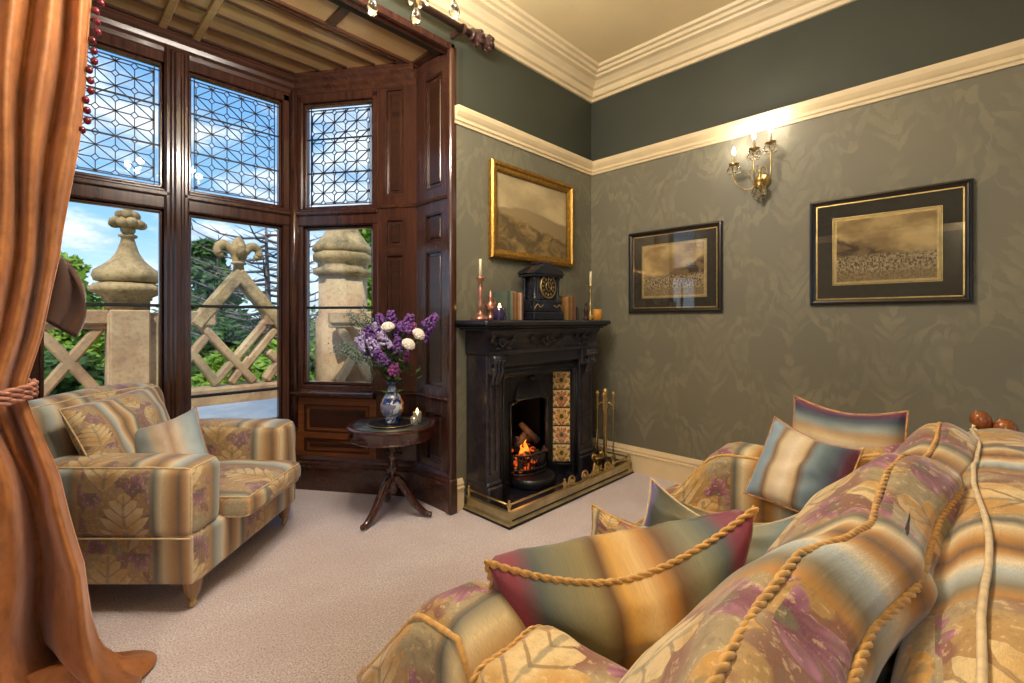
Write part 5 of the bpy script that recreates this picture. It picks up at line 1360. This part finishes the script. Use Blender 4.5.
for d, l in ((-.205, -.115), (-.02, .238), (.23, -.10)):
    v = Vector((.7157*d+.6984*l, .6984*d-.7157*l)); r = v.length; v = v/r
    pts = [(.02, .235), (.055, .205), (.095, .15), (.135, .09), (.18, .045), (.215, .022), (r+.01, .018)]
    m = MB(); P = catmull([(v.x*a, v.y*a, z) for a, z in pts], 5); k = len(P); m.tube(P, [.030-.014*i/k for i in range(k-4)]+[.016, .018, .016, .010], 10); m.build('leg', W_TABLE, tb)
tr = thing('lacquer_tray', 'dark oval lacquer mat under the blue and white vase', 'tray', (TX-.015, TY-.02, TZ)); m = MB(); m.lathe([(.0, 0), (.125, 0), (.14, .006), (.138, .010), (.125, .005), (0, .005)], n=36, cap=False); m.build('dish', SLATE2, tr)
m = MB(); m.lathe([(.139, .009), (.142, .011), (.139, .012)], n=36, cap=False); m.build('rim_line', GILT2, tr)
M = Mat('blue_white_porcelain'); x, y, z = M.sep(M.coord()); th = y.atan2(x)
n = M.noise(M.coord(), 26, 3, .6, 1.2); blue = n.step(.40, .48); bands = ((z*58.0).sin()).step(.3, .7)
c = M.mix(blue*(bands*.25+.75), rgb(206, 214, 224), rgb(30, 48, 112)); pan = ((th*1.5+.9).cos()).step(.55, .65)*(z.step(.04, .06))*(1.0-z.step(.15, .17))
c = M.mix(pan, c, M.mix(M.noise(M.coord(), 40, 3).step(.45, .6), rgb(186, 132, 70), rgb(110, 44, 36))); M.color(c); M.put(rough=.12, coat=.6); PORC = M.m
VX, VY = TX-.005, TY-.01; vz = TZ+.0065
vs = thing('porcelain_vase', 'blue and white bottle vase with gilt panel on the tripod table', 'vase', (VX, VY, vz))
m = MB(); m.lathe([(.0, 0), (.040, 0), (.042, .012), (.038, .02), (.055, .045), (.068, .075), (.072, .10), (.066, .13), (.050, .16), (.032, .185), (.024, .205), (.022, .225), (.030, .245), (.038, .252), (.035, .252), (.022, .235), (.019, .2)], n=36, cap=False); m.build('body', PORC, vs)
gc = thing('glass_tealight', 'clear glass candle holder burning on the tripod table beside the vase', 'candle', (TX+.115, TY-.10, TZ))
SILV = simple('silvered_glass', rgb(150, 146, 138), .18, .5, var=.3, scale=60)
m = MB(); m.lathe([(.026, 0), (.027, .004), (.027, .068), (.024, .068), (.024, .05), (0, .05)], n=20, cap=False); m.build('holder', SILV, gc)
m = MB(); m.lathe([(.006, .052), (.008, .064), (.005, .078), (0, .092)], n=8); m.build('flame', FLAME2, gc)
m = MB(); m.lathe([(.022, 0), (.023, .004), (.023, .05), (.02, .05), (.02, .035), (0, .035)], (0, 0, 0), n=18, cap=False)
g2 = tag(m.build('tealight_cup', SILV, loc=(TX+.07, TY-.135, TZ)), 'small silvered tealight cup in front of the glass candle holder', 'candle')
# flowers: each stem a thing
LILAC = simple('lilac_petals', rgb(112, 70, 142), .7, var=.35, scale=60); LIL2 = simple('pale_lilac_petals', rgb(176, 162, 206), .7, var=.25, scale=60)
WHT = simple('white_petals', rgb(232, 222, 212), .7, var=.08, scale=60); MAGP = simple('magenta_petals', rgb(142, 66, 130), .7, var=.3, scale=60)
GRYG = simple('grey_green_sprig', rgb(122, 142, 132), .8, var=.25, scale=40); STEM = simple('green_stem', rgb(70, 104, 50), .7, var=.2)
F_, R_ = Vector((.7157, .6984, 0)), Vector((.6984, -.7157, 0)); NECK = Vector((VX, VY, vz+.235))
def flower(kind, name, label, px, py, dd, group, seed):
    """head seen at pixel (px, py) when the head stands dd metres nearer (-) or further (+) than the vase"""
    rnd = random.Random(seed); dep = 2.845+dd
    head = F_*dep+R_*((px-512)/465*dep); head.z = 1.2-(py-320)/465*dep
    t = thing(name, label, 'flower', NECK, group=group); h = head-NECK
    mid = Vector((h.x*.35, h.y*.35, h.z*.55)); m = MB(); P = catmull([(0, 0, -.15), (0, 0, .01), mid, h], 5); m.tube(P, .0026, 5); m.build('stem', STEM, t)
    d = (h-mid).normalized(); m = MB()
    if kind in ('lilac', 'pale', 'magenta'):
        L = .10 if kind != 'magenta' else .06
        for i in range(80):
            s = rnd.random(); r = .034*(1-.75*s)+.006; a = rnd.random()*6.28; q = d.orthogonal().normalized(); w = d.cross(q)
            c = h+d*(s*L-L*.45)+(q*math.cos(a)+w*math.sin(a))*r; m.ball(c, .0085+.003*rnd.random(), 5, 4)
        m.build('blossom', {'lilac': LILAC, 'pale': LIL2, 'magenta': MAGP}[kind], t)
    elif kind == 'white':
        for k in range(4):
            for i in range(11):
                a = 2*PI*i/11+k*.3; el = .15+k*.38; q = d.orthogonal().normalized(); w = d.cross(q)
                n2 = ((q*math.cos(a)+w*math.sin(a))*math.cos(el)+d*math.sin(el)); m.ball(h+n2*(.032-.002*k), .013, 6, 4)
        m.ball(h, .026, 8, 6); m.build('blossom', WHT, t)
    else:
        for i in range(110):
            s = rnd.random(); a = rnd.random()*6.28; c = h+d*(s*.16-.10)+Vector((rnd.gauss(0, .018), rnd.gauss(0, .018), rnd.gauss(0, .018))); m.ball(c, .0055, 4, 3)
        m.build('sprig', GRYG, t)
    m = MB()
    for i in range(5):
        s = .25+.14*i; p = P[int(s*(len(P)-1))]; a = rnd.random()*6.28; e = Vector((math.cos(a), math.sin(a), .35)).normalized(); w = e.cross(Vector((0, 0, 1))).normalized()*.012; L = .07
        b = len(m.v); m.v += [tuple(p), tuple(p+e*L*.4+w), tuple(p+e*L*.5+Vector((0, 0, .006))), tuple(p+e*L*.4-w), tuple(p+e*L)]
        m.face((b, b+1, b+2)); m.face((b, b+2, b+3)); m.face((b+1, b+4, b+2)); m.face((b+2, b+4, b+3))
    m.build('leaves', LEAF2, t, solid=.001)
sp = [('lilac', 391, 320, 0), ('lilac', 408, 323, -.05), ('lilac', 381, 323, .04), ('lilac', 431, 322, .02), ('lilac', 426, 333, .05), ('lilac', 381, 358, -.08), ('lilac', 400, 331, .05), ('lilac', 371, 335, -.03), ('pale', 378, 332, .03), ('pale', 366, 337, .05), ('pale', 363, 345, .0),
      ('pale', 374, 346, -.05), ('white', 388, 328, -.06), ('white', 418, 335, -.06), ('white', 408, 345, -.09), ('pale', 383, 340, -.06), ('magenta', 394, 368, -.05), ('magenta', 404, 355, .02), ('lilac', 397, 346, -.02), ('magenta', 412, 328, .04), ('sprig', 349, 348, -.02), ('sprig', 345, 353, -.05), ('sprig', 359, 356, -.04), ('sprig', 366, 318, .02), ('sprig', 355, 320, .05), ('lilac', 369, 355, .02)]
desc = {'lilac': ('lilac_flower', 'deep purple blossom spike in the blue and white vase'), 'pale': ('pale_flower', 'pale lilac blossom at the left of the bouquet in the vase'), 'white': ('white_flower', 'round white bloom among the purple flowers in the vase'),
        'magenta': ('magenta_flower', 'small magenta blossom low among the vase flowers'), 'sprig': ('filler_sprig', 'airy grey green sprig at the left edge of the bouquet')}
for i, (k, px, py, dd) in enumerate(sp): flower(k, desc[k][0], desc[k][1], px, py, dd, desc[k][0].replace('_', ' ')+'s in the vase', 100+i)
m = MB(); rnd = random.Random(31)
for i in range(90):
    c = Vector((rnd.gauss(.0, .055), rnd.gauss(-.0, .055), .03+rnd.random()*.16)); a = rnd.random()*6.28; e = Vector((math.cos(a), math.sin(a), .5)).normalized(); w = e.cross(Vector((0, 0, 1))).normalized()*.014
    b = len(m.v); m.v += [tuple(c), tuple(c+e*.03+w), tuple(c+e*.07), tuple(c+e*.03-w)]; m.face((b, b+1, b+2, b+3))
tag(m.build('bouquet_foliage', LEAF2, loc=NECK), 'dark green leaves filling the middle of the bouquet', 'foliage', kind='stuff')
# ================================================================ LIGHT FITTINGS
def point(name, loc, e, col=(1, .91, .79), r=.02):
    l = bpy.data.lights.new(name, 'POINT'); l.energy = e; l.color = col; l.shadow_soft_size = r
    o = bpy.data.objects.new(name, l); COL.objects.link(o); o.location = loc; return o
def drop(m, p, s=1.0):
    m.lathe([(0, -.030*s), (.008*s, -.024*s), (.0105*s, -.016*s), (.007*s, -.004*s), (.0015*s, .006*s), (0, .008*s)], p, 7)
def bulb(parent, p):
    m = MB(); m.lathe([(.009, 0), (.009, .055), (.0095, .056), (.006, .06)], p, 12); m.build('candle_tube', WAX, parent)
    m = MB(); m.lathe([(.006, .060), (.012, .072), (.0125, .082), (.008, .098), (.003, .110), (0, .116)], p, 12); return m.build('candle_bulb', BULB, parent)
def sconce(loc, xdir, label, power):
    """wall light: local y points into the wall"""
    t = bpy.data.objects.new('crystal_wall_light', None); COL.objects.link(t); tag(t, label, 'wall light'); M = frame_mat((loc[0], loc[1]), xdir); M.translation = Vector(loc); t.matrix_world = M
    m = MB(); T = Matrix.Rotation(PI/2, 4, 'X'); m.lathe([(.048, .002), (.052, .008), (.040, .016), (.02, .022), (.012, .05), (.02, .058), (.012, .068), (0, .072)], (0, 0, -.03), 20, M=T)
    m.lathe([(0, -.13), (.010, -.12), (.014, -.105), (.006, -.09), (.018, -.07), (.02, -.05), (.010, -.03), (.008, .02), (.014, .03), (0, .04)], (0, -.055, 0), 14); m.build('wall_bracket', BRASS, t)
    arms = ((-.14, -.11, .085), (0, -.17, .135), (.075, -.10, .175))
    for ax, ay, az in arms: m = MB(); m.tube(catmull([(0, -.05, -.03), (ax*.4, -.05+(ay+.05)*.4, -.085), (ax*.85, ay*.9, -.05), (ax*1.05, ay*1.02, .02), (ax, ay, az)], 6), .0045, 7); m.build('arm', BRASS, t)
    for s in (-1, 1): m = MB(); m.tube(catmull([(0, -.06, -.07), (s*.05, -.08, -.02), (s*.045, -.09, .04), (s*.015, -.08, .035), (s*.02, -.075, .01)], 5), .003, 6); m.build('scroll', BRASS, t)
    for ax, ay, az in arms:
        m = MB(); m.lathe([(.004, -.012), (.012, -.006), (.030, .004), (.034, .010), (.012, .008), (.010, .014)], (ax, ay, az), 16); m.build('drip_pan', BRASS, t); bulb(t, (ax, ay, az+.01))
        p = M @ Vector((ax, ay-.0, az+.145)); point('wall_light_glow', p, power)
        for k in range(6):
            a = k*PI/3; m = MB(); q = (ax+.030*math.cos(a), ay+.030*math.sin(a), az-.014); drop(m, q, 1.5); m.tube([(q[0], q[1], q[2]+.006), (q[0], q[1], q[2]+.014)], .0008, 4); m.build('crystal_drop', CRYSTAL, t)
    for k in range(7):
        a = k*2*PI/7; m = MB(); q = (.032*math.cos(a), -.06+.032*math.sin(a), -.085-.02*(k % 2)); drop(m, q, 1.6); m.tube([(q[0], q[1], q[2]+.006), (q[0]*.6, -.06+(q[1]+.06)*.6, q[2]+.03)], .0008, 4); m.build('crystal_drop', CRYSTAL, t)
    m = MB(); drop(m, (0, -.055, -.135), 1.4); m.build('crystal_drop', CRYSTAL, t)
    for (x0, z0, x1, z1) in ((-.14, .085, 0, .05), (0, .05, .09, .12)):
        m = MB()
        for i in range(9):
            s = i/8; m.ball((x0+(x1-x0)*s, -.10, z0+(z1-z0)*s-.06*math.sin(PI*s)), .0045, 6, 5)
        m.build('bead_chain', CRYSTAL, t)
    return t
sconce((XR, .955, 2.135), (0, -1), 'three-armed crystal wall light glowing between the two black framed prints', .5)
sconce((XL, -.3, 2.10), (0, 1), 'unseen crystal wall light on the wall facing the two black framed prints', 8)  # extra wall light out of view, set bright to light the sofa side

HX, HY = .885, 1.365
ch = thing('crystal_chandelier', 'crystal chandelier hanging in front of the bay, only its lowest drops in view', 'chandelier', (HX, HY, .045))
m = MB(); m.lathe([(0, 2.355), (.012, 2.36), (.03, 2.365), (.034, 2.375), (.02, 2.39), (.012, 2.41), (.028, 2.45), (.034, 2.50), (.016, 2.54), (.010, 2.60), (.022, 2.66), (.010, 2.72), (.006, 2.80)], n=20); m.tube([(0, 0, 2.79), (0, 0, 3.13)], .005, 8); m.lathe([(.01, 3.11), (.05, 3.14), (.06, 3.174)], n=20); m.build('stem', BRASS, ch)
NA = 8
for i in range(NA):
    a = 2*PI*i/NA+.05; c, s = math.cos(a), math.sin(a)
    m = MB(); m.tube(catmull([(c*.02, s*.02, 2.44), (c*.10, s*.10, 2.375), (c*.20, s*.20, 2.37), (c*.27, s*.27, 2.42), (c*.28, s*.28, 2.47)], 6), .006, 8); m.lathe([(.004, -.012), (.014, -.006), (.034, .004), (.038, .011), (.012, .008), (.010, .014)], (c*.28, s*.28, 2.475), 16); m.build('arm', BRASS, ch)
    bulb(ch, (c*.28, s*.28, 2.485))
    point('chandelier_glow', (HX+c*.28, HY+s*.28, 2.67), 6.6, r=.03)
    for k in range(5):
        b = a+k*2*PI/5; m = MB(); q = (c*.28+.034*math.cos(b), s*.28+.034*math.sin(b), 2.455); drop(m, q, 1.1); m.tube([(q[0], q[1], q[2]+.006), (q[0], q[1], q[2]+.024)], .0008, 4); m.build('crystal_drop', CRYSTAL, ch)
    m = MB(); q = (c*.215, s*.215, 2.345+.01*(i % 2)); drop(m, q, 2.1); m.ball((q[0], q[1], q[2]+.022), .008, 8, 6); m.tube([(q[0], q[1], q[2]+.01), (q[0], q[1], 2.38)], .0008, 4); m.build('crystal_drop', CRYSTAL, ch)
for k in range(6):
    b = k*PI/3; m = MB(); q = (.028*math.cos(b), .028*math.sin(b), 2.345-.012*(k % 2)); drop(m, q, 1.8); m.ball((q[0], q[1], q[2]+.02), .007, 8, 6); m.tube([(q[0], q[1], q[2]+.01), (q[0], q[1], 2.40)], .0008, 4); m.build('crystal_drop', CRYSTAL, ch)
m = MB(); drop(m, (0, 0, 2.325), 2.2); m.ball((0, 0, 2.352), .012, 10, 8); m.build('crystal_drop', CRYSTAL, ch)

# ================================================================ CAMERA, VIEW
cam = bpy.data.cameras.new('camera'); co = bpy.data.objects.new('camera', cam); COL.objects.link(co)
co.location = (0, 0, 1.2); co.rotation_euler = (PI/2, 0, -math.radians(45.7))
cam.sensor_width = 36; cam.lens = 465/1024*36; cam.shift_y = -21.5/1024; cam.clip_start = .02; cam.clip_end = 300
scene.camera = co
scene.view_settings.view_transform = 'Standard'; scene.view_settings.look = 'None'; scene.view_settings.gamma = 1
scene.view_settings.use_curve_mapping = False; scene.view_settings.exposure = 1.5
scene.cycles.use_denoising = True; scene.cycles.max_bounces = 10; scene.cycles.transparent_max_bounces = 16
scene.cycles.transmission_bounces = 8; scene.cycles.caustics_reflective = False; scene.cycles.caustics_refractive = False
scene.cycles.sample_clamp_indirect = 6
